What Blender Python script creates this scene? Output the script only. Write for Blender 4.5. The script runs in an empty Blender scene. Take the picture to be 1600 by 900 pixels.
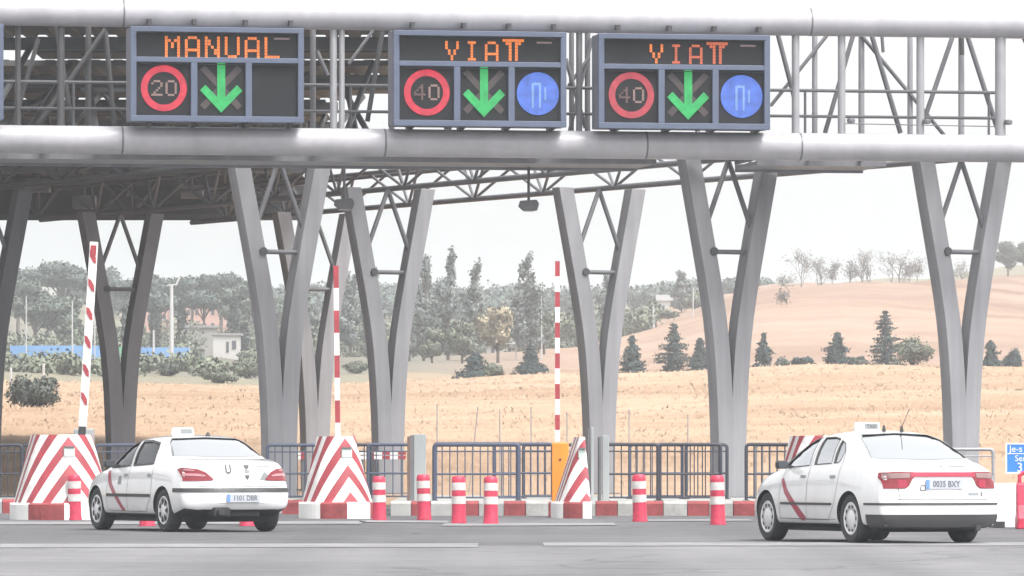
import bpy, bmesh, math, random
import numpy as np
from mathutils import Vector, Matrix
from mathutils.bvhtree import BVHTree

random.seed(7)
R = math.radians
SC = bpy.context.scene
COL = SC.collection

# ------------------------------------------------------------------ camera, sky, sun, exposure
CAM_H, HOR, FPX = 1.10, 712.0, 9000.0
cam_data = bpy.data.cameras.new("camera")
cam = bpy.data.objects.new("camera", cam_data)
COL.objects.link(cam)
cam.location = (0, 0, CAM_H)
cam.rotation_euler = (R(90), 0, 0)
cam_data.sensor_width = 36.0
cam_data.lens = 36.0 * FPX / 1600.0
cam_data.shift_y = (HOR - 450.0) / 1600.0
cam_data.clip_start = 0.5
cam_data.clip_end = 12000.0
SC.camera = cam

SUN_EL, SUN_AZ = 58.0, 140.0          # azimuth clockwise from +Y (the view direction)
world = bpy.data.worlds.new("World")
SC.world = world
world.use_nodes = True
wn = world.node_tree
bg = wn.nodes["Background"]
sky = wn.nodes.new("ShaderNodeTexSky")
sky.sky_type = 'NISHITA'
sky.sun_disc = False
sky.sun_elevation = R(SUN_EL)
sky.sun_rotation = R(SUN_AZ)
sky.air_density = 1.0
sky.dust_density = 4.0
sky.ozone_density = 1.0
hs = wn.nodes.new("ShaderNodeHueSaturation")
hs.inputs["Saturation"].default_value = 0.05
wn.links.new(sky.outputs[0], hs.inputs["Color"])
wn.links.new(hs.outputs[0], bg.inputs["Color"])
bg.inputs["Strength"].default_value = 0.15

sl = bpy.data.lights.new("sun", 'SUN')
sl.energy = 1.15
sl.angle = R(14)
sl.color = (1.0, 0.97, 0.93)
sun = bpy.data.objects.new("sun", sl)
COL.objects.link(sun)
sd = Vector((math.sin(R(SUN_AZ)) * math.cos(R(SUN_EL)), math.cos(R(SUN_AZ)) * math.cos(R(SUN_EL)), math.sin(R(SUN_EL))))
sun.rotation_euler = sd.to_track_quat('Z', 'Y').to_euler()

SC.view_settings.view_transform = 'Standard'
SC.view_settings.look = 'None'
SC.view_settings.gamma = 1
SC.view_settings.use_curve_mapping = False
SC.view_settings.exposure = 1.29
SC.render.engine = 'CYCLES'
SC.cycles.use_denoising = True
SC.cycles.max_bounces = 8
SC.cycles.transparent_max_bounces = 12
SC.cycles.volume_bounces = 1

def at(px, py, D):
    """point of the place seen at a photo pixel (1600x900) at distance D"""
    return Vector(((px - 800.0) / FPX * D, D, CAM_H + (HOR - py) / FPX * D))

def gx(px, D):
    return (px - 800.0) / FPX * D

# ------------------------------------------------------------------ materials
def mat(name, col, rough=0.6, metal=0.0, spec=0.5, noise=None, bump=None, coat=0.0, emit=None, estr=0.0, coord='Object'):
    """noise: list of (scale, amount, detail); darkens/lightens the colour; bump: (scale, strength)"""
    m = bpy.data.materials.new(name)
    m.use_nodes = True
    nt = m.node_tree
    b = nt.nodes["Principled BSDF"]
    b.inputs["Base Color"].default_value = (*col, 1)
    b.inputs["Roughness"].default_value = rough
    b.inputs["Metallic"].default_value = metal
    b.inputs["Specular IOR Level"].default_value = spec
    b.inputs["Coat Weight"].default_value = coat
    b.inputs["Coat Roughness"].default_value = 0.08
    if emit:
        b.inputs["Emission Color"].default_value = (*emit, 1)
        tcn = nt.nodes.new("ShaderNodeTexCoord")
        vn = nt.nodes.new("ShaderNodeTexNoise")
        vn.inputs["Scale"].default_value = 7.0
        vn.inputs["Detail"].default_value = 5
        nt.links.new(tcn.outputs['Object'], vn.inputs["Vector"])
        ev = nt.nodes.new("ShaderNodeMapRange")
        ev.inputs[1].default_value = 0.3
        ev.inputs[2].default_value = 0.7
        ev.inputs[3].default_value = estr * 0.66
        ev.inputs[4].default_value = estr * 1.28
        nt.links.new(vn.outputs["Fac"], ev.inputs[0])
        nt.links.new(ev.outputs[0], b.inputs["Emission Strength"])
    tc = nt.nodes.new("ShaderNodeTexCoord")
    last = None
    if noise:
        rgb = nt.nodes.new("ShaderNodeRGB")
        rgb.outputs[0].default_value = (*col, 1)
        last = rgb.outputs[0]
        for (s, amt, det) in noise:
            mp = nt.nodes.new("ShaderNodeMapping")
            if isinstance(s, tuple):
                mp.inputs["Scale"].default_value = s
                sc = 1.0
            else:
                sc = s
            nt.links.new(tc.outputs[coord], mp.inputs[0])
            n = nt.nodes.new("ShaderNodeTexNoise")
            n.inputs["Scale"].default_value = sc
            n.inputs["Detail"].default_value = det
            nt.links.new(mp.outputs[0], n.inputs["Vector"])
            mr = nt.nodes.new("ShaderNodeMapRange")
            mr.inputs[1].default_value = 0.3
            mr.inputs[2].default_value = 0.7
            mr.inputs[3].default_value = 1 - amt
            mr.inputs[4].default_value = 1 + amt
            nt.links.new(n.outputs["Fac"], mr.inputs[0])
            vm = nt.nodes.new("ShaderNodeVectorMath")
            vm.operation = 'SCALE'
            nt.links.new(last, vm.inputs[0])
            nt.links.new(mr.outputs[0], vm.inputs["Scale"])
            last = vm.outputs[0]
        nt.links.new(last, b.inputs["Base Color"])
    if bump:
        n = nt.nodes.new("ShaderNodeTexNoise")
        n.inputs["Scale"].default_value = bump[0]
        n.inputs["Detail"].default_value = 5
        nt.links.new(tc.outputs[coord], n.inputs["Vector"])
        bp = nt.nodes.new("ShaderNodeBump")
        bp.inputs["Strength"].default_value = bump[1]
        bp.inputs["Distance"].default_value = 0.02
        nt.links.new(n.outputs["Fac"], bp.inputs["Height"])
        nt.links.new(bp.outputs[0], b.inputs["Normal"])
    return m

M = {}
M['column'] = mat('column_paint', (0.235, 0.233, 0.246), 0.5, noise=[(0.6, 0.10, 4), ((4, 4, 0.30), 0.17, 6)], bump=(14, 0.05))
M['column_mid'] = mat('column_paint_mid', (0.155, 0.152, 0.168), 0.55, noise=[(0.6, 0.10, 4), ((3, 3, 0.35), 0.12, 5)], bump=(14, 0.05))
M['column_dark'] = mat('column_paint_dark', (0.075, 0.074, 0.08), 0.55, noise=[(0.6, 0.10, 4), ((3, 3, 0.35), 0.12, 5)], bump=(14, 0.05))  # darkest tone of the column paint
M['tube'] = mat('tube_paint', (0.36, 0.352, 0.372), 0.38, noise=[(0.25, 0.07, 3), ((2.2, 0.3, 0.3), 0.09, 6), (7, 0.05, 5)])
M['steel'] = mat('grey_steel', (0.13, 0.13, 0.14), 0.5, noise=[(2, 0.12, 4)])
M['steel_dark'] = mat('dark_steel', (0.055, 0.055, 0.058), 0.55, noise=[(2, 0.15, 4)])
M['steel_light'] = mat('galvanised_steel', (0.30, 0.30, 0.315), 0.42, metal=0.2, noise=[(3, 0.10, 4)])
M['roofing'] = mat('roof_sheet', (0.035, 0.035, 0.035), 0.6, noise=[(0.4, 0.25, 4)])
M['roofing_light'] = mat('roof_sheet_light', (0.07, 0.07, 0.068), 0.6, noise=[(0.4, 0.2, 4)])
M['sign_frame'] = mat('sign_frame_paint', (0.085, 0.105, 0.16), 0.45, noise=[(3, 0.08, 3)])
M['sign_box'] = mat('sign_box_paint', (0.17, 0.175, 0.215), 0.5, noise=[(1.5, 0.08, 3)])
M['sign_face'] = mat('sign_display', (0.011, 0.011, 0.013), 0.6, spec=0.25, noise=[(1.2, 0.15, 2)])
M['led_orange'] = mat('led_orange', (0.10, 0.03, 0.01), 0.5, emit=(1.0, 0.24, 0.03), estr=0.40)
M['led_orange_dim'] = mat('led_orange_dim', (0.10, 0.03, 0.02), 0.5, emit=(1.0, 0.20, 0.07), estr=0.26)
M['led_red'] = mat('led_red', (0.10, 0.01, 0.015), 0.5, emit=(1.0, 0.03, 0.085), estr=0.26)
M['led_red_dim'] = mat('led_red_dim', (0.10, 0.015, 0.02), 0.5, emit=(1.0, 0.09, 0.14), estr=0.19)
M['led_green'] = mat('led_green', (0.01, 0.08, 0.03), 0.5, emit=(0.025, 1.0, 0.22), estr=0.175)
M['led_blue'] = mat('led_blue', (0.02, 0.03, 0.10), 0.5, emit=(0.10, 0.26, 1.0), estr=0.26)
M['led_pale'] = mat('led_pale', (0.10, 0.09, 0.085), 0.5, emit=(1.0, 0.50, 0.40), estr=0.11)
M['led_palegreen'] = mat('led_pale_blue', (0.05, 0.1, 0.2), 0.5, emit=(0.35, 0.55, 1.0), estr=0.20)
M['led_off'] = mat('led_unlit', (0.05, 0.036, 0.036), 0.5)
M['led_faint'] = mat('led_faint', (0.05, 0.04, 0.04), 0.5, emit=(1.0, 0.40, 0.32), estr=0.045)
M['white_plastic'] = mat('white_plastic', (0.78, 0.78, 0.78), 0.5, noise=[(3, 0.05, 3)])
M['red_plastic'] = mat('red_plastic', (0.47, 0.028, 0.068), 0.45, noise=[(4, 0.22, 5), (16, 0.15, 5)])
M['bollard_white'] = mat('bollard_reflective', (0.52, 0.49, 0.475), 0.5, noise=[(9, 0.22, 5)])
M['orange_box'] = mat('orange_cabinet', (0.72, 0.25, 0.025), 0.5, noise=[((4, 4, 1), 0.12, 4)])
M['red_paint'] = mat('red_paint', (0.33, 0.040, 0.052), 0.55, noise=[(5, 0.22, 5)])
M['white_paint'] = mat('white_paint', (0.76, 0.755, 0.74), 0.55, noise=[(4, 0.08, 5)])
M['grey_box'] = mat('grey_cabinet', (0.30, 0.32, 0.32), 0.5, noise=[((3, 3, 0.8), 0.08, 4)])
M['rail_blue'] = mat('railing_blue_grey', (0.055, 0.067, 0.105), 0.45, noise=[(3, 0.15, 3)])
M['rail_dark'] = mat('railing_dark', (0.030, 0.032, 0.045), 0.5, noise=[(3, 0.15, 3)])
M['kerb_white'] = mat('kerb_white', (0.32, 0.318, 0.305), 0.75, noise=[(3, 0.15, 5), (14, 0.10, 4)], bump=(20, 0.3))
M['kerb_red'] = mat('kerb_red', (0.25, 0.045, 0.048), 0.75, noise=[(3, 0.25, 5), (14, 0.12, 4)], bump=(20, 0.3))
M['kerb_grey'] = mat('kerb_grey', (0.33, 0.33, 0.32), 0.8, noise=[(2, 0.2, 5)], bump=(20, 0.3))
M['concrete'] = mat('concrete', (0.34, 0.335, 0.32), 0.85, noise=[(1.5, 0.12, 5)], bump=(12, 0.3))
M['car_paint'] = mat('white_car_paint', (0.70, 0.70, 0.705), 0.25, coat=1.0, noise=[(1.5, 0.03, 4), (6, 0.025, 5)])
M['rubber'] = mat('tyre_rubber', (0.028, 0.028, 0.029), 0.75, noise=[(8, 0.2, 3)])
M['black_trim'] = mat('black_trim', (0.035, 0.035, 0.037), 0.5)
M['grey_trim'] = mat('grey_bumper', (0.042, 0.042, 0.044), 0.5)
M['underbody'] = mat('underbody', (0.02, 0.02, 0.02), 0.8)
M['gap'] = mat('panel_gap', (0.14, 0.14, 0.14), 0.7)
M['interior'] = mat('car_interior', (0.07, 0.068, 0.068), 0.85)
M['seat'] = mat('seat_fabric', (0.085, 0.085, 0.095), 0.9, noise=[(8, 0.2, 3)])
M['rim'] = mat('wheel_trim_silver', (0.68, 0.68, 0.69), 0.4, metal=0.1)
M['rim_dark'] = mat('wheel_gap', (0.02, 0.02, 0.02), 0.7)
M['lamp_red'] = mat('tail_lamp_red', (0.21, 0.005, 0.014), 0.15, coat=0.5)
M['lamp_pink'] = mat('tail_lamp_pale', (0.46, 0.20, 0.22), 0.15, coat=0.5)
M['lamp_clear'] = mat('lamp_clear', (0.25, 0.15, 0.15), 0.12, coat=0.5)
M['stripe_red'] = mat('taxi_stripe_red', (0.33, 0.012, 0.045), 0.35, coat=0.4)
M['plate_white'] = mat('plate_white', (0.42, 0.44, 0.48), 0.4)
M['plate_blue'] = mat('plate_blue', (0.12, 0.25, 0.60), 0.4)
M['plate_text'] = mat('plate_text', (0.12, 0.125, 0.14), 0.5)
M['badge'] = mat('badge_grey', (0.06, 0.06, 0.065), 0.5)
M['badge_pale'] = mat('badge_pale', (0.22, 0.235, 0.24), 0.4)
M['sign_blue'] = mat('road_sign_blue', (0.035, 0.20, 0.62), 0.4)
M['lens'] = mat('pale_lens', (0.50, 0.58, 0.54), 0.2)
M['brown'] = mat('old_wood', (0.14, 0.09, 0.07), 0.8)
M['bark'] = mat('bark', (0.10, 0.08, 0.065), 0.9, noise=[(2, 0.2, 3)])
M['bare_bark'] = mat('bare_bark', (0.13, 0.12, 0.118), 0.9)
M['pole'] = mat('pole_paint', (0.42, 0.42, 0.42), 0.5)
M['blue_screen'] = mat('court_screen_blue', (0.13, 0.27, 0.50), 0.7, noise=[(0.3, 0.15, 3)])
M['green_screen'] = mat('court_screen_green', (0.10, 0.28, 0.16), 0.7, noise=[(0.3, 0.15, 3)])
M['house_white'] = mat('house_render', (0.45, 0.44, 0.42), 0.8, noise=[(0.5, 0.08, 4)])
M['house_pink'] = mat('house_brick', (0.44, 0.27, 0.22), 0.85, noise=[(0.4, 0.12, 4)])
M['roof_grey'] = mat('house_roof', (0.24, 0.23, 0.23), 0.8)
M['window_dark'] = mat('window_dark', (0.06, 0.065, 0.075), 0.2)
M['wall_stone'] = mat('terrace_stone', (0.25, 0.24, 0.22), 0.85, noise=[(0.4, 0.2, 4)])

def glass_mat(name, tint, gloss=0.0):
    m = bpy.data.materials.new(name)
    m.use_nodes = True
    nt = m.node_tree
    nt.nodes.remove(nt.nodes["Principled BSDF"])
    out = nt.nodes["Material Output"]
    tr = nt.nodes.new("ShaderNodeBsdfTransparent")
    tr.inputs[0].default_value = (*tint, 1)
    gl = nt.nodes.new("ShaderNodeBsdfGlossy")
    gl.inputs["Roughness"].default_value = 0.04
    gl.inputs[0].default_value = (0.95, 0.97, 1.0, 1)
    fr = nt.nodes.new("ShaderNodeFresnel")
    fr.inputs[0].default_value = 1.40
    ad = nt.nodes.new("ShaderNodeMath")
    ad.operation = 'ADD'
    ad.use_clamp = True
    ad.inputs[1].default_value = gloss
    nt.links.new(fr.outputs[0], ad.inputs[0])
    mx = nt.nodes.new("ShaderNodeMixShader")
    nt.links.new(ad.outputs[0], mx.inputs[0])
    nt.links.new(tr.outputs[0], mx.inputs[1])
    nt.links.new(gl.outputs[0], mx.inputs[2])
    nt.links.new(mx.outputs[0], out.inputs[0])
    return m

M['glass'] = glass_mat('car_glass', (0.24, 0.26, 0.27), 0.0)
M['glass_clear'] = glass_mat('car_glass_clear', (0.90, 0.94, 0.95), 0.45)
M['glass_rear'] = glass_mat('car_rear_glass', (0.42, 0.48, 0.53), 0.14)

def leaf_mat(name, col, var=0.2):
    m = bpy.data.materials.new(name)
    m.use_nodes = True
    nt = m.node_tree
    b = nt.nodes["Principled BSDF"]
    b.inputs["Roughness"].default_value = 0.7
    b.inputs["Specular IOR Level"].default_value = 0.2
    geo = nt.nodes.new("ShaderNodeNewGeometry")
    mr = nt.nodes.new("ShaderNodeMapRange")
    mr.inputs[3].default_value = 1 - var
    mr.inputs[4].default_value = 1 + var
    nt.links.new(geo.outputs["Random Per Island"], mr.inputs[0])
    vm = nt.nodes.new("ShaderNodeVectorMath")
    vm.operation = 'SCALE'
    vm.inputs[0].default_value = col
    nt.links.new(mr.outputs[0], vm.inputs["Scale"])
    nt.links.new(vm.outputs[0], b.inputs["Base Color"])
    return m

M['leaf_pine'] = leaf_mat('pine_needles', (0.115, 0.145, 0.128))  # far foliage colours paled and blued to carry some of the distance haze
M['leaf_pine_pale'] = leaf_mat('pine_needles_pale', (0.135, 0.162, 0.135))
M['leaf_conifer'] = leaf_mat('conifer_needles', (0.048, 0.074, 0.074))
M['leaf_cypress'] = leaf_mat('cypress_leaves', (0.07, 0.088, 0.08))
M['leaf_poplar'] = leaf_mat('poplar_leaves', (0.195, 0.225, 0.212))
M['leaf_autumn'] = leaf_mat('autumn_leaves', (0.38, 0.33, 0.23))
M['leaf_olive'] = leaf_mat('olive_leaves', (0.175, 0.198, 0.145))
M['leaf_bush'] = leaf_mat('bush_leaves', (0.12, 0.138, 0.118))
M['leaf_twig'] = leaf_mat('bare_twigs', (0.20, 0.185, 0.17), 0.2)
M['dry_grass'] = leaf_mat('dry_grass_blades', (0.43, 0.302, 0.205), 0.06)

# ------------------------------------------------------------------ object helpers
def tag(o, label=None, cat=None, group=None, kind=None):
    if label: o["label"] = label
    if cat: o["category"] = cat
    if group: o["group"] = group
    if kind: o["kind"] = kind
    return o

def thing(name, label, cat, loc=(0, 0, 0), rz=0.0, group=None):
    o = bpy.data.objects.new(name, None)
    o.empty_display_size = 0.3
    COL.objects.link(o)
    o.location = loc
    o.rotation_euler = (0, 0, rz)
    return tag(o, label, cat, group)

def copy_tree(o, parent=None):
    c = o.copy()
    COL.objects.link(c)
    if parent is not None:
        c.parent = parent
    for ch in list(o.children):
        copy_tree(ch, c)
    return c

class MB:
    def __init__(self):
        self.v, self.f, self.mi, self.uv = [], [], [], {}
        self.cur = 0

    def add(self, verts, faces):
        n = len(self.v)
        self.v += [tuple(p) for p in verts]
        for fc in faces:
            self.f.append(tuple(i + n for i in fc))
            self.mi.append(self.cur)
        return n

    def box(self, c, s, rz=0.0):
        cx, cy, cz = c
        hx, hy, hz = s[0] / 2, s[1] / 2, s[2] / 2
        ca, sa = math.cos(rz), math.sin(rz)
        vs = []
        for z in (-hz, hz):
            for (x, y) in ((-hx, -hy), (hx, -hy), (hx, hy), (-hx, hy)):
                vs.append((cx + x * ca - y * sa, cy + x * sa + y * ca, cz + z))
        self.add(vs, [(3, 2, 1, 0), (4, 5, 6, 7), (0, 1, 5, 4), (1, 2, 6, 5), (2, 3, 7, 6), (3, 0, 4, 7)])
        return self

    def bar(self, p, q, w, h, up=(0, 0, 1)):
        p, q = Vector(p), Vector(q)
        d = (q - p).normalized()
        u = Vector(up)
        if abs(d.dot(u)) > 0.98:
            u = Vector((0, 1, 0))
        a = d.cross(u).normalized()
        b = a.cross(d).normalized()
        vs = []
        for e in (p, q):
            for (i, j) in ((-1, -1), (1, -1), (1, 1), (-1, 1)):
                vs.append(e + a * (i * w / 2) + b * (j * h / 2))
        self.add(vs, [(0, 1, 2, 3), (7, 6, 5, 4), (0, 4, 5, 1), (1, 5, 6, 2), (2, 6, 7, 3), (3, 7, 4, 0)])
        return self

    def tube(self, pts, r, n=8, caps=True):
        pts = [Vector(p) for p in pts]
        rs = r if isinstance(r, (list, tuple)) else [r] * len(pts)
        rings = []
        prev = None
        for i, p in enumerate(pts):
            if i == 0: d = pts[1] - pts[0]
            elif i == len(pts) - 1: d = pts[-1] - pts[-2]
            else: d = (pts[i + 1] - p).normalized() + (p - pts[i - 1]).normalized()
            d.normalize()
            if prev is None:
                u = Vector((0, 0, 1)) if abs(d.z) < 0.9 else Vector((1, 0, 0))
                a = d.cross(u).normalized()
            else:
                a = (prev - d * prev.dot(d)).normalized()
            prev = a
            b = d.cross(a)
            rings.append([p + (a * math.cos(2 * math.pi * k / n) + b * math.sin(2 * math.pi * k / n)) * rs[i] for k in range(n)])
        vs = [v for rg in rings for v in rg]
        fs = []
        for i in range(len(rings) - 1):
            for k in range(n):
                fs.append((i * n + k, i * n + (k + 1) % n, (i + 1) * n + (k + 1) % n, (i + 1) * n + k))
        if caps:
            fs.append(tuple(range(n))[::-1])
            fs.append(tuple((len(rings) - 1) * n + k for k in range(n)))
        self.add(vs, fs)
        return self

    def lathe(self, prof, n=24, c=(0, 0, 0), axis='z'):
        vs, fs = [], []
        for (r, h) in prof:
            for k in range(n):
                a = 2 * math.pi * k / n
                if axis == 'z': vs.append((c[0] + r * math.cos(a), c[1] + r * math.sin(a), c[2] + h))
                else: vs.append((c[0] + r * math.cos(a), c[1] + h, c[2] + r * math.sin(a)))
        m = len(prof)
        for i in range(m - 1):
            for k in range(n):
                fs.append((i * n + k, i * n + (k + 1) % n, (i + 1) * n + (k + 1) % n, (i + 1) * n + k))
        if prof[0][0] > 1e-5: fs.append(tuple(range(n))[::-1])
        if prof[-1][0] > 1e-5: fs.append(tuple((m - 1) * n + k for k in range(n)))
        self.add(vs, fs)
        return self

    def prism(self, poly, o, ex, ey, ez, depth):
        """poly in (ex,ey) about o, extruded by depth along ez"""
        o, ex, ey, ez = Vector(o), Vector(ex), Vector(ey), Vector(ez)
        n = len(poly)
        a = [o + ex * x + ey * y for (x, y) in poly]
        b = [p + ez * depth for p in a]
        fs = [tuple(range(n))[::-1], tuple(range(n, 2 * n))]
        for i in range(n):
            j = (i + 1) % n
            fs.append((i, j, n + j, n + i))
        self.add(a + b, fs)
        return self

    def build(self, name, material, parent=None, smooth=None, world=False, bevel=0.0):
        me = bpy.data.meshes.new(name)
        vs = self.v
        if world and parent is not None:
            l = parent.location
            vs = [(x - l.x, y - l.y, z - l.z) for (x, y, z) in vs]
        me.from_pydata(vs, [], self.f)
        mats = material if isinstance(material, (list, tuple)) else [material]
        for m_ in mats: me.materials.append(m_)
        me.polygons.foreach_set('material_index', self.mi)
        bm = bmesh.new()
        bm.from_mesh(me)
        bmesh.ops.recalc_face_normals(bm, faces=bm.faces)
        if bevel > 0:
            es = [e for e in bm.edges if len(e.link_faces) == 2 and e.calc_face_angle(0) > R(40)]
            bmesh.ops.bevel(bm, geom=es, offset=bevel, segments=2, affect='EDGES', profile=0.5)
        bm.to_mesh(me)
        bm.free()
        if smooth is not None:
            me.polygons.foreach_set('use_smooth', [True] * len(me.polygons))
            me.set_sharp_from_angle(angle=R(smooth))
        o = bpy.data.objects.new(name, me)
        COL.objects.link(o)
        if parent is not None:
            o.parent = parent
        return o

def foliage_mesh(name, cloud, material, parent=None):
    vs, fs, ns = cloud
    me = bpy.data.meshes.new(name)
    me.from_pydata(vs, [], fs)
    me.materials.append(material)
    me.polygons.foreach_set('use_smooth', [True] * len(me.polygons))
    if ns is not None:
        me.normals_split_custom_set_from_vertices(ns)
    o = bpy.data.objects.new(name, me)
    COL.objects.link(o)
    if parent is not None: o.parent = parent
    return o

def raw_mesh(name, verts, faces, material, parent=None, smooth=False):
    me = bpy.data.meshes.new(name)
    me.from_pydata(verts, [], faces)
    for m_ in (material if isinstance(material, (list, tuple)) else [material]):
        me.materials.append(m_)
    if smooth:
        me.polygons.foreach_set('use_smooth', [True] * len(me.polygons))
    o = bpy.data.objects.new(name, me)
    COL.objects.link(o)
    if parent is not None: o.parent = parent
    return o

def text_mesh(name, body, size, material, parent, mtx, extrude=0.002, align='CENTER', bold=0.0):
    cu = bpy.data.curves.new(name, 'FONT')
    cu.body = body
    cu.size = size
    cu.align_x = align
    cu.align_y = 'CENTER'
    cu.extrude = extrude
    cu.resolution_u = 3
    cu.offset = bold
    tmp = bpy.data.objects.new(name, cu)
    COL.objects.link(tmp)
    bpy.context.view_layer.update()
    dg = bpy.context.evaluated_depsgraph_get()
    me = bpy.data.meshes.new_from_object(tmp.evaluated_get(dg))
    bpy.data.objects.remove(tmp)
    bpy.data.curves.remove(cu)
    me.name = name
    me.transform(mtx)
    me.materials.clear()
    me.materials.append(material)
    o = bpy.data.objects.new(name, me)
    COL.objects.link(o)
    o.parent = parent
    return o
# ------------------------------------------------------------------ terrain
def smooth_noise(seed):
    rg = np.random.RandomState(seed)
    ph = rg.rand(8, 4)
    def f(x, y):
        s = np.zeros_like(x, dtype=float)
        for i in range(8):
            fr = 0.012 * 1.7 ** i
            a = ph[i, 0] * 6.28
            s += (np.sin((x * math.cos(a) + y * math.sin(a)) * fr * 6.28 + ph[i, 1] * 6.28) *
                  np.sin((-x * math.sin(a) + y * math.cos(a)) * fr * 5.1 + ph[i, 2] * 6.28)) / 1.45 ** i
        return s
    return f
NOISE = smooth_noise(3)

TPX = [-600, 0, 400, 640, 900, 1000, 1100, 1200, 1320, 1470, 1600, 2200]
TROWS = [
    (330, [596, 600, 602, 596, 590, 588, 586, 583, 580, 578, 576, 570]),
    (420, [578, 578, 590, 572, 570, 574, 574, 572, 571, 571, 571, 560]),
    (520, [562, 562, 566, 558, 552, 530, 498, 468, 458, 460, 478, 500]),
    (600, [542, 545, 550, 552, 540, 518, 482, 449, 443, 446, 462, 480]),
    (700, [515, 520, 528, 545, 535, 505, 475, 452, 447, 448, 432, 420]),
    (900, [465, 468, 478, 486, 486, 480, 470, 462, 458, 440, 420, 410]),
    (1400, [520, 520, 520, 520, 520, 520, 520, 520, 520, 520, 520, 520]),
    (4500, [640] * 12),
]
T_Y = [0.0, 128.0] + [r[0] for r in TROWS]
def terrain_z(X, Y):
    X = np.asarray(X, float)
    Y = np.asarray(Y, float)
    px = 800 + FPX * X / np.maximum(Y, 60.0)
    zs = [np.zeros_like(px), np.zeros_like(px)]
    for (D, ys) in TROWS:
        zs.append(CAM_H + (HOR - np.interp(px, TPX, ys)) * D / FPX)
    Z = np.array(zs)
    ty = np.array(T_Y)
    i = np.clip(np.searchsorted(ty, Y) - 1, 0, len(ty) - 2)
    t = np.clip((Y - ty[i]) / (ty[i + 1] - ty[i]), 0, 1)
    lo = np.take_along_axis(Z, i[None], 0)[0]
    hi = np.take_along_axis(Z, (i + 1)[None], 0)[0]
    ts = np.where(i == 1, t ** 1.15, t * t * (3 - 2 * t) * 0.5 + t * 0.5)
    z = lo + (hi - lo) * ts
    amp = np.clip((Y - 140) / 160, 0, 1) * 0.22 + np.clip((Y - 380) / 300, 0, 1) * 0.5
    return z + NOISE(X, Y) * amp

def tz(x, y):
    return float(terrain_z(np.array([x]), np.array([y]))[0])

ks = np.concatenate([np.linspace(-1.6, -0.2, 30)[:-1], np.linspace(-0.2, 0.2, 170), np.linspace(0.2, 1.6, 30)[1:]])
Ys = np.concatenate([np.linspace(-110, 120, 9), np.linspace(128, 330, 46)[0:], np.linspace(336, 900, 80), np.linspace(940, 1500, 14), np.linspace(1700, 2900, 6)])
KK, YY = np.meshgrid(ks, Ys)
XX = KK * (np.maximum(YY, 0) + 120)
ZZ = terrain_z(XX, YY)
ZZ[YY <= 128] = -0.012
nv = len(ks)
verts = np.stack([XX.ravel(), YY.ravel(), ZZ.ravel()], 1).tolist()
faces = [(r * nv + c, r * nv + c + 1, (r + 1) * nv + c + 1, (r + 1) * nv + c) for r in range(len(Ys) - 1) for c in range(nv - 1)]

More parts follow.
